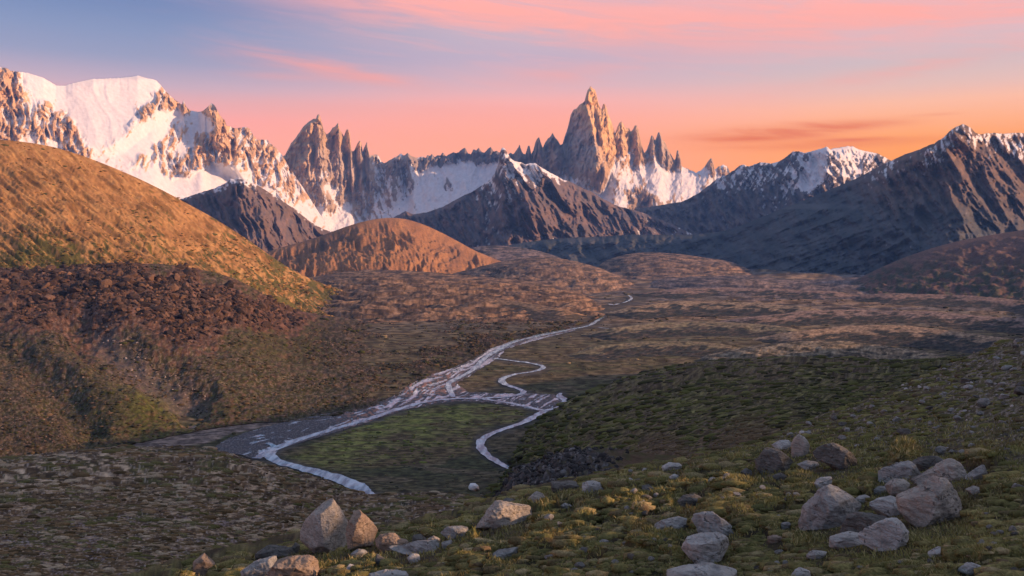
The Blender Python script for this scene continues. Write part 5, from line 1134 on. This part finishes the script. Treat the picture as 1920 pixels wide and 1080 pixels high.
for (outl, lab, mt_, rg, sd_i, th_) in BOULDERS:
    boulder(outl, lab, mt_, rg, sd_i, th_)
boulder([(878, 916), (882, 908), (890, 907), (897, 912), (899, 918), (888, 919)], 'bright white rock alone on the dark ground below the meadow', 'white', None, 80, .9, depth=float(vdepth(919)), name='boulder')
boulder([(-18, 970), (-12, 960), (10, 957), (28, 960), (29, 966), (10, 972)], 'long straw coloured rock at the edge of the brown moor', 'straw', None, 81, .7, depth=118., name='boulder')

# stones strewn over the rocky slope: the ones that show, one by one
rng = np.random.RandomState(5)
proto = []
for i in range(6):
    v, f = ico(3); p = v * np.array([1, .8, .55]); rs = np.random.RandomState(900 + i)
    for _ in range(9):
        n_ = rs.normal(size=3); n_ /= np.linalg.norm(n_); d = p @ n_ - (p @ n_).max() * (.6 + .25 * rs.rand()); p = p - n_ * np.where(d > 0, d, 0)[:, None]
    p = p + v * (.07 * fbm3(v * 1.7 + i * 5, 3, 910 + i))[:, None]
    proto.append((p, f))
stone_me = {}
def stone_at(px, py, size_px, mat, label, group, seed):
    X, D, z = ground_at(px, py); s = size_px / F * D * .5
    k = seed % 6
    if (k, mat) not in stone_me:
        o = new_mesh('stone', proto[k][0], proto[k][1], RM[mat], smooth=False); stone_me[(k, mat)] = o.data
    else:
        o = bpy.data.objects.new('stone', stone_me[(k, mat)]); col.objects.link(o)
    r = np.random.RandomState(seed)
    o.location = (X, D, z + s * .45); o.scale = (s * (.8 + .5 * r.rand()), s * (.8 + .4 * r.rand()), s * (.7 + .5 * r.rand())); o.rotation_euler = (r.normal() * .2, r.normal() * .2, r.rand() * 6.28)
    tag(o, label, 'stone', None, group)
placed = 0; tries = 0
cent = np.array([[np.mean([q[0] for q in bb[0]]), np.max([q[1] for q in bb[0]]), np.ptp([q[0] for q in bb[0]])] for bb in BOULDERS])
while placed < 80 and tries < 5000:
    tries += 1
    px = rng.uniform(1480, 1925); py = rng.uniform(640, 850)
    e = np.interp(px, *np.array(F_EDGE).T)
    if py < e + 6 or rng.rand() > F_rocky(np.array([px]), np.array([py]))[0]: continue
    stone_at(px, py, rng.uniform(7, 20) * (1 if rng.rand() < .85 else 1.6), ['grey', 'pale', 'grey', 'dark'][placed % 4], 'small angular grey stone lying on the rough rocky part of the slope', 'stones strewn over the rocky slope', placed + 100); placed += 1
placed = 0; tries = 0
while placed < 120 and tries < 8000:
    tries += 1
    px = rng.uniform(420, 1925); py = rng.uniform(860, 1085)
    e = np.interp(px, *np.array(F_EDGE).T)
    if py < e + 5 or (np.hypot(cent[:, 0] - px, (cent[:, 1] - py) * 1.5) < cent[:, 2] * .6 + 8).any(): continue
    stone_at(px, py, rng.uniform(9, 22), ['grey', 'dark', 'grey', 'pale'][placed % 4], 'pebble sized stone scattered among the mossy tussocks', 'little stones among the tussocks', placed + 400); placed += 1

# --- loose rubble: broken rock nobody could count, on the knob, the rocky slope and the outcrop over the river
def rubble(name, P, S, mats, label, alb, seed, squash=.75):
    r = np.random.RandomState(seed); V_, F_, A_ = [], [], []; off = 0
    bases = []
    for i in range(8):
        v, f = ico(2); p = v * np.array([1, .85, squash]); rs = np.random.RandomState(seed + i)
        for _ in range(8):
            n_ = rs.normal(size=3); n_ /= np.linalg.norm(n_); d = p @ n_ - (p @ n_).max() * (.5 + .3 * rs.rand()); p = p - n_ * np.where(d > 0, d, 0)[:, None]
        bases.append((p, f))
    which = r.randint(0, 8, len(P))
    for i in range(8):
        I = np.nonzero(which == i)[0]
        if not len(I): continue
        p, f = bases[i]; a = r.rand(len(I)) * 6.283; b = r.normal(size=len(I)) * .35
        q = p[None] * (S[I, None, None] * (.7 + .6 * r.rand(len(I), 1, 3)))
        ca, sa, cb, sb = np.cos(a)[:, None], np.sin(a)[:, None], np.cos(b)[:, None], np.sin(b)[:, None]
        x, y, z = q[..., 0], q[..., 1], q[..., 2]
        x, z = x * cb + z * sb, -x * sb + z * cb
        x, y = x * ca - y * sa, x * sa + y * ca
        V_.append((np.stack([x, y, z], -1) + P[I, None]).reshape(-1, 3))
        F_.append((f[None] + (np.arange(len(I)) * len(p))[:, None, None]).reshape(-1, 3) + off); off += len(I) * len(p)
        A_.append(np.repeat(alb[I], len(p), 0))
    o = new_mesh(name, np.vstack(V_), np.vstack(F_), mats, smooth=False, attrs={'albedo': np.vstack(A_)})
    tag(o, label, 'rubble', 'stuff')
def on_mesh(o, n, seed, prob):
    """points on a terrain object with their picture chart, kept by prob(px,py)"""
    me = o.data; co_ = np.empty(len(me.vertices) * 3, np.float32); me.vertices.foreach_get('co', co_); co_ = co_.reshape(-1, 3).astype(float)
    r = np.random.RandomState(seed); I = r.randint(0, len(co_), n * 12); P = co_[I]
    px = 960 + P[:, 0] / P[:, 1] * F; py = HY + (CH - P[:, 2]) / P[:, 1] * F
    k = (r.rand(len(P)) < prob(px, py)) & (px > -60) & (px < 1980); P, px, py = P[k][:n], px[k][:n], py[k][:n]
    P = P + r.normal(size=P.shape) * (P[:, 1:2] / F * .8)
    return P, px, py, r
M_RUB = terrain_mat('broken_rock', 2.5, bump=.5, bdist=.08, var=.35)
M_RUBF = terrain_mat('far_broken_rock', .3, bump=.4, bdist=.6, var=.35)
def pick(r, n, cols, wts): return np.array(cols)[r.choice(len(cols), n, p=wts)] * (.8 + .4 * r.rand(n, 1))
P, px, py, r = on_mesh(kn, 1500, 301, lambda x, y: sstep(1185, 1090, x + 30 * perlin(x / 20., y / 15., 3)) * (y < 960))
rubble('rubble', P, P[:, 1] / F * r.uniform(2.2, 8, len(P)), M_RUB, 'dark broken rock heaped on the knob at the brow', pick(r, len(P), [(.035, .033, .034), (.06, .057, .057), (.13, .125, .125)], [.5, .35, .15]), 311)
P, px, py, r = on_mesh(fo, 2300, 302, lambda x, y: (F_rocky(x, y) ** 2) * (.35 + .65 * sstep(1560, 1800, x)) * (y < 870) * .8)
rubble('rubble', P, P[:, 1] / F * (1.2 + 1.6 * r.exponential(1.0, len(P))).clip(0, 8), M_RUB, 'pale and grey rubble strewn through the heath of the rocky slope', pick(r, len(P), [(.13, .12, .11), (.22, .2, .185), (.36, .33, .31), (.07, .065, .045)], [.35, .3, .12, .23]), 312, .5)
P, px, py, r = on_mesh(sp, 5200, 303, lambda x, y: sstep(.45, .95, S_rock(x, y) + .3 * fbm(x / 40., y / 18., 4, 300)))
rubble('rubble', P, P[:, 1] / F * (1.3 + 2.4 * r.exponential(1.0, len(P))).clip(0, 13), M_RUBF, 'dark reddish rock outcrop of broken crags above the brown hillside', pick(r, len(P), [(.080, .050, .036), (.045, .031, .026), (.14, .085, .058), (.028, .022, .020)], [.33, .3, .14, .23]), 313, .8)
P, px, py, r = on_mesh(sp, 4200, 304, lambda x, y: .8 * sstep(.35, .0, S_rock(x, y)) * sstep(.5, .75, uni(fbm(x / 55., y / 26., 3, 305), .28)))
rubble('rubble', P, P[:, 1] / F * r.uniform(.8, 2.8, len(P)), M_RUBF, 'pale stones scattered over the brown hillside', pick(r, len(P), [(.15, .115, .098), (.085, .06, .048), (.05, .037, .027)], [.3, .35, .35]), 314, .6)
P, px, py, r = on_mesh(sp, 1500, 310, lambda x, y: sstep(34, 6, segdist(x, y, [(195, 630), (240, 665), (290, 700), (340, 735), (372, 757)], 1.0) + 16 * fbm(x / 14., y / 11., 3, 200)))
rubble('rubble', P, P[:, 1] / F * (.7 + 1.0 * r.exponential(1.0, len(P))).clip(0, 5), M_RUBF, 'grey stones of the gully on the brown hillside', pick(r, len(P), [(.24, .205, .19), (.15, .125, .115), (.075, .062, .055)], [.4, .35, .25]), 317, .6)
P, px, py, r = on_mesh(mo, 6500, 306, lambda x, y: .9 * sstep(.4, .75, uni(fbm(x / 60., y / 14., 3, 307), .28)))
rubble('rubble', P, P[:, 1] / F * (.5 + .75 * r.exponential(1.0, len(P))).clip(0, 4), M_RUB, 'stones and dry clumps littering the brown moor', pick(r, len(P), [(.19, .14, .11), (.10, .072, .052), (.05, .036, .024), (.30, .25, .22)], [.25, .3, .37, .08]), 315, .45)
P, px, py, r = on_mesh(gs, 2600, 308, lambda x, y: .8 * sstep(.55, .8, uni(fbm(x / 50., y / 18., 3, 309), .28)))
rubble('rubble', P, P[:, 1] / F * r.uniform(.8, 3.0, len(P)), M_RUB, 'little stones and tufts over the dark green slope', pick(r, len(P), [(.12, .11, .04), (.06, .055, .025), (.2, .16, .12)], [.45, .4, .15]), 316, .6)

# --- hummocks: low cushions of grass and heath that cover the moor, the green slope and the rough slope
def hummocks(P, S, wide, tall, turn, alb, mat, label, seed, lvl=2):
    r = np.random.RandomState(seed); v, f = ico(lvl)
    V_ = []; n = len(P)
    shp = [v * (1 + .22 * fbm3(v * 1.6 + 9 * i, 3, seed + i))[:, None] for i in range(6)]
    w = r.randint(0, 6, n)
    B_ = np.stack(shp)[w]
    sx = S * (.6 + .8 * r.rand(n)) * wide; sy = S * (.7 + .6 * r.rand(n)); sz = S * tall * (.6 + .8 * r.rand(n))
    a = turn + r.normal(size=n) * .22
    x = B_[..., 0] * sx[:, None]; y = B_[..., 1] * sy[:, None]; z = B_[..., 2] * sz[:, None]
    ca, sa = np.cos(a)[:, None], np.sin(a)[:, None]
    q = np.stack([x * ca - y * sa, x * sa + y * ca, z], -1) + P[:, None]
    fa = (f[None] + (np.arange(n) * len(v))[:, None, None]).reshape(-1, 3)
    o = new_mesh('heath_hummocks', q.reshape(-1, 3), fa, mat, attrs={'albedo': np.repeat(alb, len(v), 0)})
    tag(o, label, 'ground cover', 'stuff')
M_HUM = terrain_mat('cushion_plants', 5.0, bump=.7, bdist=.12, var=.5)
P, px, py, r = on_mesh(mo, 9000, 321, lambda x, y: .35 + .6 * sstep(.3, .7, uni(fbm(x / 70., y / 12., 3, 322), .28)))
t = uni(fbm(px / 60., py / 12., 4, 323), .28)
al_ = mix(pick(r, len(P), [(.13, .085, .042), (.065, .046, .022), (.20, .135, .072)], [.4, .38, .22]), np.array([.35, .275, .185]), sstep(.55, .85, t) * (r.rand(len(P)) < .75))
al_ = mix(al_, np.array([.095, .095, .03]), sstep(.7, .9, uni(fbm(px / 90., py / 22., 3, 324), .28)) * .8)
hummocks(P, P[:, 1] / F * (1.6 + 1.8 * r.exponential(1.0, len(P))).clip(0, 7), 1.9, .55, .0, al_, M_HUM, 'pale and brown grass hummocks covering the near moor', 331)
P, px, py, r = on_mesh(gs, 6500, 325, lambda x, y: .8 * (y > 640))
al_ = mix(pick(r, len(P), [(.075, .078, .022), (.046, .048, .016), (.125, .12, .042), (.034, .032, .016)], [.4, .3, .15, .15]), np.array([.13, .085, .05]), sstep(.5, .9, idw(px, py, [(1300, 690, .6), (1500, 690, .6), (1250, 860, .9), (1400, 835, .9), (1100, 800, .1), (1300, 760, 0), (1500, 740, 0), (1700, 700, .1)], 3)) * .8)
hummocks(P, P[:, 1] / F * (1.8 + 2.0 * r.exponential(1.0, len(P))).clip(0, 8), 2.2, .5, .5, al_, M_HUM, 'dark olive cushions of moss on the green slope', 332)
def tufts(o, n, seed, prob, cols, wts, s0, s1, label, turn=0., wide=1.7, tall=.6):
    P, px, py, r = on_mesh(o, n, seed, prob)
    hummocks(P, P[:, 1] / F * (s0 + s1 * r.exponential(1.0, len(P))).clip(0, 5), wide, tall, turn, pick(r, len(P), cols, wts), M_HUM, label, seed + 500, 1)
off_river = lambda x, y: sstep(10, 26, segdist(x, y, RIVER, 2.2)) * (polydist(x, y, BRAID, 1.8) < -4) * np.min([segdist(x, y, [(q[0], q[1]) for q in ch], 2.0) > np.mean([q[2] for q in ch]) * .7 + 2 for ch in CHANNELS], 0)
tufts(gr, 3000, 341, lambda x, y: (polydist(x, y, MEADOW, 1.6) > 2) * off_river(x, y), [(.14, .16, .042), (.085, .098, .03), (.2, .18, .075), (.11, .08, .042)], [.4, .3, .15, .15], .8, .8, 'grass tufts of the river meadow')
tufts(gr, 7000, 342, lambda x, y: (y > 545) * (y < 935) * (polydist(x, y, MEADOW, 1.6) < 0) * (polydist(x, y, GRAVEL, 2.0) < 0) * off_river(x, y) * sstep(.35, .7, uni(fbm(x / 60., y / 10., 3, 343), .28)), [(.055, .055, .03), (.10, .085, .045), (.20, .16, .10), (.035, .038, .025)], [.35, .3, .12, .23], .7, .8, 'low scrub and tufts dotted over the valley floor')
tufts(sp, 6500, 344, lambda x, y: sstep(.5, .1, S_rock(x, y)) * sstep(.3, .65, uni(fbm(x / 50., y / 22., 3, 345), .28)), [(.035, .031, .017), (.062, .046, .026), (.045, .05, .017), (.10, .072, .046)], [.38, .27, .2, .15], .8, .9, 'heath and low scrub on the brown hillside')
tufts(hl, 6000, 346, lambda x, y: sstep(.25, .6, uni(fbm((x * .8 + y * .6) / 60., (-x * .6 + y * .8) / 14., 3, 347), .28)) * (.3 + .7 * sstep(380, 500, y)), [(.20, .11, .04), (.10, .065, .025), (.30, .19, .07), (.07, .07, .025)], [.3, .3, .15, .25], .7, .7, 'tufts of dry grass and scrub on the golden hill', .5)
P, px, py, r = on_mesh(fo, 16000, 327, lambda x, y: sstep(.5, .1, F_rocky(x, y)) * (y > 850) * clear_of_stones(x, y))
t = uni(fbm(P[:, 0] / 2.2, P[:, 1] / 3.0, 3, 328), .28)
al_ = mix(pick(r, len(P), [(.20, .172, .066), (.115, .106, .04), (.29, .235, .125), (.13, .096, .054)], [.38, .32, .15, .15]), np.array([.085, .09, .028]), t * .5)
hummocks(P, (.028 + .036 * r.exponential(1.0, len(P))).clip(0, .15) * np.clip(P[:, 1] / 18., .7, 1.7), 1.9, .62, .1, al_, terrain_mat('moss_cushions', 22., bump=.9, bdist=.03, var=.55), 'yellow green moss cushions among the boulders of the near slope', 334, 1)
P, px, py, r = on_mesh(fo, 5200, 326, lambda x, y: np.clip(F_rocky(x, y), 0, 1) * (y < 880) * (1 - .55 * sstep(1700, 1850, x)))
al_ = pick(r, len(P), [(.12, .115, .035), (.075, .07, .026), (.17, .15, .06), (.10, .075, .045)], [.4, .3, .12, .18])
hummocks(P, P[:, 1] / F * (1.8 + 2.2 * r.exponential(1.0, len(P))).clip(0, 9), 2.0, .5, .45, al_, M_HUM, 'olive heath cushions between the stones of the rocky slope', 333)

# --- grass and moss: blades growing on the tussocks
def grass(nb):
    r = np.random.RandomState(11)
    px = r.uniform(90, 2000, nb * 2); py = r.uniform(780, 1130, nb * 2)
    e = np.interp(px, *np.array(F_EDGE).T)
    rk = F_rocky(px, py)
    D = F_depth(px, py)
    X = U(px) * D
    w, rid = worley(X / .66 + .35 * fbm(X / .9, D / .9, 2, 231), D / 1.15 + .35 * fbm(X / .8, D / .8, 2, 232), 233)
    dens = np.clip(1.3 - w * 1.75, .05, 1) * (1 - .75 * sstep(.2, .7, rk)) * (.45 + .55 * clear_of_stones(px, py))
    ok = (py > e + 1) & (r.rand(len(px)) < dens)
    px, py, D, X, w, rid = [q[ok][:nb] for q in (px, py, D, X, w, rid)]
    n = len(px)
    Z = CH + V(py) * D + F_dz(X, D, px, py)
    h = (.025 + .075 * r.rand(n) * (.4 + rid)) * np.clip(D / 16., .8, 1.7)
    wd = np.clip(.55 * D / F * 1.875, .006, .03) * (.6 + .6 * r.rand(n))
    h = h * (1 - .5 * sstep(24, 45, D)); a = r.rand(n) * 6.283; ln = h * (.35 + .6 * r.rand(n))
    b = r.rand(n) * 6.283
    base = np.stack([X, D, Z - .015], 1)
    sx, sy = np.cos(b) * wd, np.sin(b) * wd * .5
    v0 = base + np.stack([-sx, -sy, 0 * sx], 1); v1 = base + np.stack([sx, sy, 0 * sx], 1)
    mid = base + np.stack([np.cos(a) * ln * .35, np.sin(a) * ln * .35, h * .62], 1)
    v2 = mid + np.stack([sx * .7, sy * .7, 0 * sx], 1); v3 = mid + np.stack([-sx * .7, -sy * .7, 0 * sx], 1)
    tip = base + np.stack([np.cos(a) * ln, np.sin(a) * ln, h], 1)
    v = np.stack([v0, v1, v2, v3, tip], 1).reshape(-1, 3)
    i = np.arange(n) * 5
    q1 = np.stack([i, i + 1, i + 2], 1); q2 = np.stack([i, i + 2, i + 3], 1); q3 = np.stack([i + 3, i + 2, i + 4], 1)
    t = patches(X, D, 1.3, 2.0, 261); u = r.rand(n)
    c = mix(np.broadcast_to(C(.26, .23, .075), (n, 3)), C(.13, .135, .045), t)
    c = mix(c, C(.44, .36, .18), sstep(.6, 1, u + .4 * (patches(X, D, 2.6, 4, 262) - .5)) * .8)
    c = mix(c, C(.12, .085, .04), sstep(.75, .9, patches(X, D, 1.6, 2.4, 245)) * .6)
    o = new_mesh('grass', v, np.vstack([q1, q2, q3]), terrain_mat('grass_blades', 3, bump=0, var=.2, spec=.1, rough=.8), attrs={'albedo': np.repeat(c, 5, 0)})
    tag(o, 'short yellow green grass and moss on the near slope', 'grass', 'stuff')
grass(260000)
# ------------------------------------------------------------------ the air
HAZE = 2.3e-5
bm = bmesh.new(); bmesh.ops.create_cube(bm, size=1); hm = bpy.data.meshes.new('haze'); bm.to_mesh(hm); bm.free()
ho = bpy.data.objects.new('haze', hm); col.objects.link(ho); ho.scale = (20000, 15700, 3200); ho.location = (0, 7550, 3200 / 2 - 700)
m = bpy.data.materials.new('valley_air'); m.use_nodes = True; nt = m.node_tree; nt.nodes.clear()
o_ = N(nt, 'ShaderNodeOutputMaterial'); pv_ = N(nt, 'ShaderNodeVolumePrincipled'); nt.links.new(pv_.outputs[0], o_.inputs['Volume'])
pv_.inputs['Color'].default_value = (.15, .38, 1.0, 1); pv_.inputs['Density'].default_value = HAZE; pv_.inputs['Anisotropy'].default_value = .1
hm.materials.append(m)
tag(ho, 'thin bluish air over the whole valley', 'haze', 'stuff')

# ------------------------------------------------------------------ camera, sun, sky
cam = bpy.data.cameras.new('camera'); co = bpy.data.objects.new('camera', cam); col.objects.link(co)
co.location = (0, 0, CH); co.rotation_euler = (math.radians(90), 0, 0)
cam.sensor_width = 36; cam.lens = 36 * F / 1920; cam.shift_y = -(540 - HY) / 1920
cam.clip_start = .3; cam.clip_end = 120000
scene.camera = co

sl = bpy.data.lights.new('sun', 'SUN'); so = bpy.data.objects.new('sun', sl); col.objects.link(so)
sl.energy = 3.8; sl.angle = math.radians(.6); sl.color = (1.0, .57, .32)
sd_ = Vector((math.sin(SUN_AZ) * math.cos(SUN_EL), math.cos(SUN_AZ) * math.cos(SUN_EL), math.sin(SUN_EL)))
so.rotation_euler = (-sd_).to_track_quat('-Z', 'Y').to_euler()
so.location = (300, -100, 400)

w = bpy.data.worlds.new('World'); scene.world = w; w.use_nodes = True
nt = w.node_tree; nt.nodes.clear(); L = nt.links.new
out = N(nt, 'ShaderNodeOutputWorld')
sky = N(nt, 'ShaderNodeTexSky'); sky.sky_type = 'NISHITA'; sky.sun_disc = False
sky.sun_elevation = SUN_EL; sky.sun_rotation = SUN_AZ
bg1 = N(nt, 'ShaderNodeBackground'); bg1.inputs['Strength'].default_value = .07

def math_(op, a, b=None, c=None, clamp=False):
    n = N(nt, 'ShaderNodeMath', operation=op); n.use_clamp = clamp
    for i, v in enumerate((a, b, c)):
        if v is None: continue
        if isinstance(v, (int, float)): n.inputs[i].default_value = v
        else: L(v, n.inputs[i])
    return n.outputs[0]
def smooth_(x, lo, hi):
    n = N(nt, 'ShaderNodeMapRange'); n.interpolation_type = 'SMOOTHSTEP'
    n.inputs['From Min'].default_value = lo; n.inputs['From Max'].default_value = hi; L(x, n.inputs['Value']); return n.outputs[0]
def ramp_(x, stops):
    n = N(nt, 'ShaderNodeValToRGB'); e = n.color_ramp.elements
    while len(e) < len(stops): e.new(.5)
    for el, (p, c) in zip(e, stops): el.position = p
    for el, (p, c) in zip(e, stops): el.position = p; el.color = (*lin(c), 1)
    L(x, n.inputs['Fac']); return n.outputs['Color']
def mixc(f, a, b, clampf=True):
    n = N(nt, 'ShaderNodeMix', data_type='RGBA')
    if isinstance(f, (int, float)): n.inputs[0].default_value = f
    else: L(f, n.inputs[0])
    for sock, v in ((n.inputs[6], a), (n.inputs[7], b)):
        if isinstance(v, np.ndarray): sock.default_value = (*v, 1)
        elif isinstance(v, tuple): sock.default_value = (*lin(v), 1)
        else: L(v, sock)
    return n.outputs[2]

tc = N(nt, 'ShaderNodeTexCoord'); sx = N(nt, 'ShaderNodeSeparateXYZ'); L(tc.outputs['Generated'], sx.inputs[0])
x, y, z = sx.outputs
az = math_('ARCTAN2', x, y)                 # 0 straight up the valley, positive towards the sun
el = math_('ARCSINE', z)
elp = math_('MAXIMUM', el, 0.0)
t = math_('DIVIDE', elp, math.pi / 2)       # 0 horizon .. 1 zenith
# the clear upper sky takes over from the glow above the frame
L(mixc(smooth_(el, .12, .6), (0, 0, 0), sky.outputs[0]), bg1.inputs['Color'])
# clear twilight sky: pink belt away from the sun, orange towards it
def px_az(px): return math.atan((px - 960) / F)
def px_el(px, py): return math.atan(((HY - py) / F) * math.cos(px_az(px)))
EXP = .95; SKY_K = 1.8
# colours of the clear sky seen at three bearings, by height (rows of the photograph's frame turned into elevations)
ROWS = (320, 260, 220, 190, 160, 110, 60, 5)
SKYC = {300: [(253, 172, 155), (252, 170, 160), (250, 167, 164), (228, 172, 176), (197, 171, 187), (152, 156, 186), (134, 148, 184), (114, 135, 178)],
        960: [(255, 170, 145), (253, 168, 148), (252, 170, 158), (245, 175, 172), (215, 176, 186), (190, 172, 192), (186, 176, 194), (205, 174, 188)],
        1750: [(255, 158, 92), (255, 163, 104), (255, 178, 138), (250, 186, 160), (228, 186, 178), (202, 184, 190), (212, 182, 190), (222, 178, 184)]}
AIR_A = {300: [0.765, 0.763, 0.763, 0.771, 0.791, 0.816, 0.835, 0.851], 960: [0.78, 0.779, 0.777, 0.783, 0.802, 0.826, 0.843, 0.857], 1750: [0.759, 0.758, 0.758, 0.766, 0.784, 0.81, 0.831, 0.845]}      # what the air does to each of them
AIR_B = {300: [(0.016, 0.028, 0.065), (0.016, 0.029, 0.067), (0.016, 0.029, 0.067), (0.017, 0.03, 0.066), (0.018, 0.03, 0.064), (0.02, 0.033, 0.064), (0.023, 0.038, 0.069), (0.029, 0.047, 0.08)], 960: [(0.015, 0.028, 0.063), (0.015, 0.028, 0.065), (0.017, 0.03, 0.066), (0.018, 0.031, 0.067), (0.019, 0.031, 0.065), (0.022, 0.035, 0.067), (0.026, 0.041, 0.073), (0.031, 0.048, 0.083)], 1750: [(0.019, 0.032, 0.072), (0.019, 0.034, 0.075), (0.02, 0.034, 0.075), (0.019, 0.034, 0.074), (0.02, 0.034, 0.07), (0.021, 0.035, 0.069), (0.025, 0.04, 0.073), (0.031, 0.048, 0.081)]}
def sky_ramp(px):
    st = []
    for r, cc, a_, b_ in zip(ROWS, SKYC[px], AIR_A[px], AIR_B[px]):
        v = np.clip((lin(cc) * 1.13 / 2 ** EXP - np.array(b_)) / a_ / SKY_K, 0, 4)
        st.append((px_el(px, r) / (math.pi / 2), v))
    st.append((.40, lin((98, 99, 106)) / SKY_K)); st.append((1.0, lin((92, 91, 95)) / SKY_K))
    return st
def ramp_lin(x, stops):
    n = N(nt, 'ShaderNodeValToRGB'); e = n.color_ramp.elements
    while len(e) < len(stops): e.new(.5)
    for el_, (p_, c_) in zip(e, stops): el_.position = p_
    for el_, (p_, c_) in zip(e, stops): el_.position = p_; el_.color = (*c_, 1)
    L(x, n.inputs['Fac']); return n.outputs['Color']
west, midc, east = (ramp_lin(t, sky_ramp(k)) for k in (300, 960, 1750))
back_ = ramp_(t, [(0, (112, 98, 102)), (.12, (95, 92, 104)), (.25, (76, 82, 104)), (1, (50, 58, 80))])
c = mixc(smooth_(az, -.40, .02), west, midc)
c = mixc(smooth_(az, .0, .45), c, east)
c = mixc(smooth_(math_('ABSOLUTE', az), 1.9, 2.8), c, back_)
# high thin cloud, lit from below by the sun
cv = N(nt, 'ShaderNodeCombineXYZ'); L(math_('MULTIPLY', az, 3.2), cv.inputs[0]); L(math_('MULTIPLY_ADD', el, 26.0, math_('MULTIPLY', az, 2.2)), cv.inputs[1])
n1 = N(nt, 'ShaderNodeTexNoise', Scale=1.0, Detail=6.0, Roughness=.55); n1.inputs['Distortion'].default_value = .6; L(cv.outputs[0], n1.inputs['Vector'])
cv2 = N(nt, 'ShaderNodeCombineXYZ'); L(math_('MULTIPLY', az, 9.0), cv2.inputs[0]); L(math_('MULTIPLY_ADD', el, 90.0, math_('MULTIPLY', az, 9.0)), cv2.inputs[1])
n2 = N(nt, 'ShaderNodeTexNoise', Scale=1.0, Detail=7.0, Roughness=.6); n2.inputs['Distortion'].default_value = .8; L(cv2.outputs[0], n2.inputs['Vector'])
nn = math_('MULTIPLY_ADD', n2.outputs['Fac'], .5, math_('MULTIPLY', n1.outputs['Fac'], .5))
def CL(*rgb):      # a cloud colour as it should look through the air
    return np.clip((lin(rgb) * 1.08 / 2 ** EXP - np.array([.025, .042, .092])) / .79 / SKY_K, 0, 4)
def gauss(v, c0, w_):
    d = math_('DIVIDE', math_('SUBTRACT', v, c0), w_)
    return math_('POWER', 2.71828, math_('MULTIPLY', math_('MULTIPLY', d, d), -1.0))
def line_(a0, e0, slope):    # elevation offset from a cloud's axis
    return math_('SUBTRACT', el, math_('MULTIPLY_ADD', math_('SUBTRACT', az, a0), slope, e0))
def cloud(px, py, half, thick, slope, dens, lo=.38, hi=.58):
    a0, e0 = px_az(px), px_el(px, py)
    m = math_('MULTIPLY', gauss(line_(a0, e0, slope), 0.0, thick / F), gauss(az, a0, half / F))
    tex = smooth_(nn, lo, hi)
    return math_('MULTIPLY', math_('MULTIPLY', m, math_('MULTIPLY_ADD', tex, .75, .25)), dens, clamp=True)
PINK = CL(252, 166, 162)
for args in [(880, 14, 330, 34, -.07, .85), (1150, 45, 420, 46, -.02, .6), (1560, 20, 420, 50, .0, .6), (1900, 0, 300, 40, .0, .9), (590, 120, 150, 14, -.13, .6), (690, 147, 110, 10, -.10, .5), (1060, 138, 130, 18, .05, .4), (1800, 110, 260, 12, .12, .5), (540, 145, 90, 7, -.02, .3), (760, 205, 420, 16, 0, .2), (470, 112, 90, 9, -.04, .3)]:
    c = mixc(cloud(*args), c, PINK)
for args in [(1500, 240, 120, 9, .02, 1.4), (1420, 256, 130, 9, .02, 1.3), (1590, 238, 70, 6, .03, 1.2), (1600, 262, 60, 4, .0, .9), (1480, 275, 160, 7, .0, .6), (1750, 215, 40, 2.5, 0, .4), (1720, 262, 120, 6, 0, .25)]:
    c = mixc(cloud(*args, .36, .6), c, CL(238, 134, 96))
c = mixc(math_('MULTIPLY', smooth_(n2.outputs['Fac'], .45, .75), math_('MULTIPLY', smooth_(el, .08, .2), math_('MULTIPLY', smooth_(az, -.5, .1), .22))), c, CL(250, 176, 178))
bg2 = N(nt, 'ShaderNodeBackground'); bg2.inputs['Strength'].default_value = SKY_K
L(c, bg2.inputs['Color'])
ad = N(nt, 'ShaderNodeAddShader'); L(bg1.outputs[0], ad.inputs[0]); L(bg2.outputs[0], ad.inputs[1]); L(ad.outputs[0], out.inputs['Surface'])

scene.render.engine = 'CYCLES'
scene.view_settings.view_transform = 'Standard'; scene.view_settings.look = 'None'
scene.view_settings.exposure = EXP; scene.view_settings.gamma = 1
scene.cycles.use_denoising = True
scene.cycles.max_bounces = 4; scene.cycles.diffuse_bounces = 2
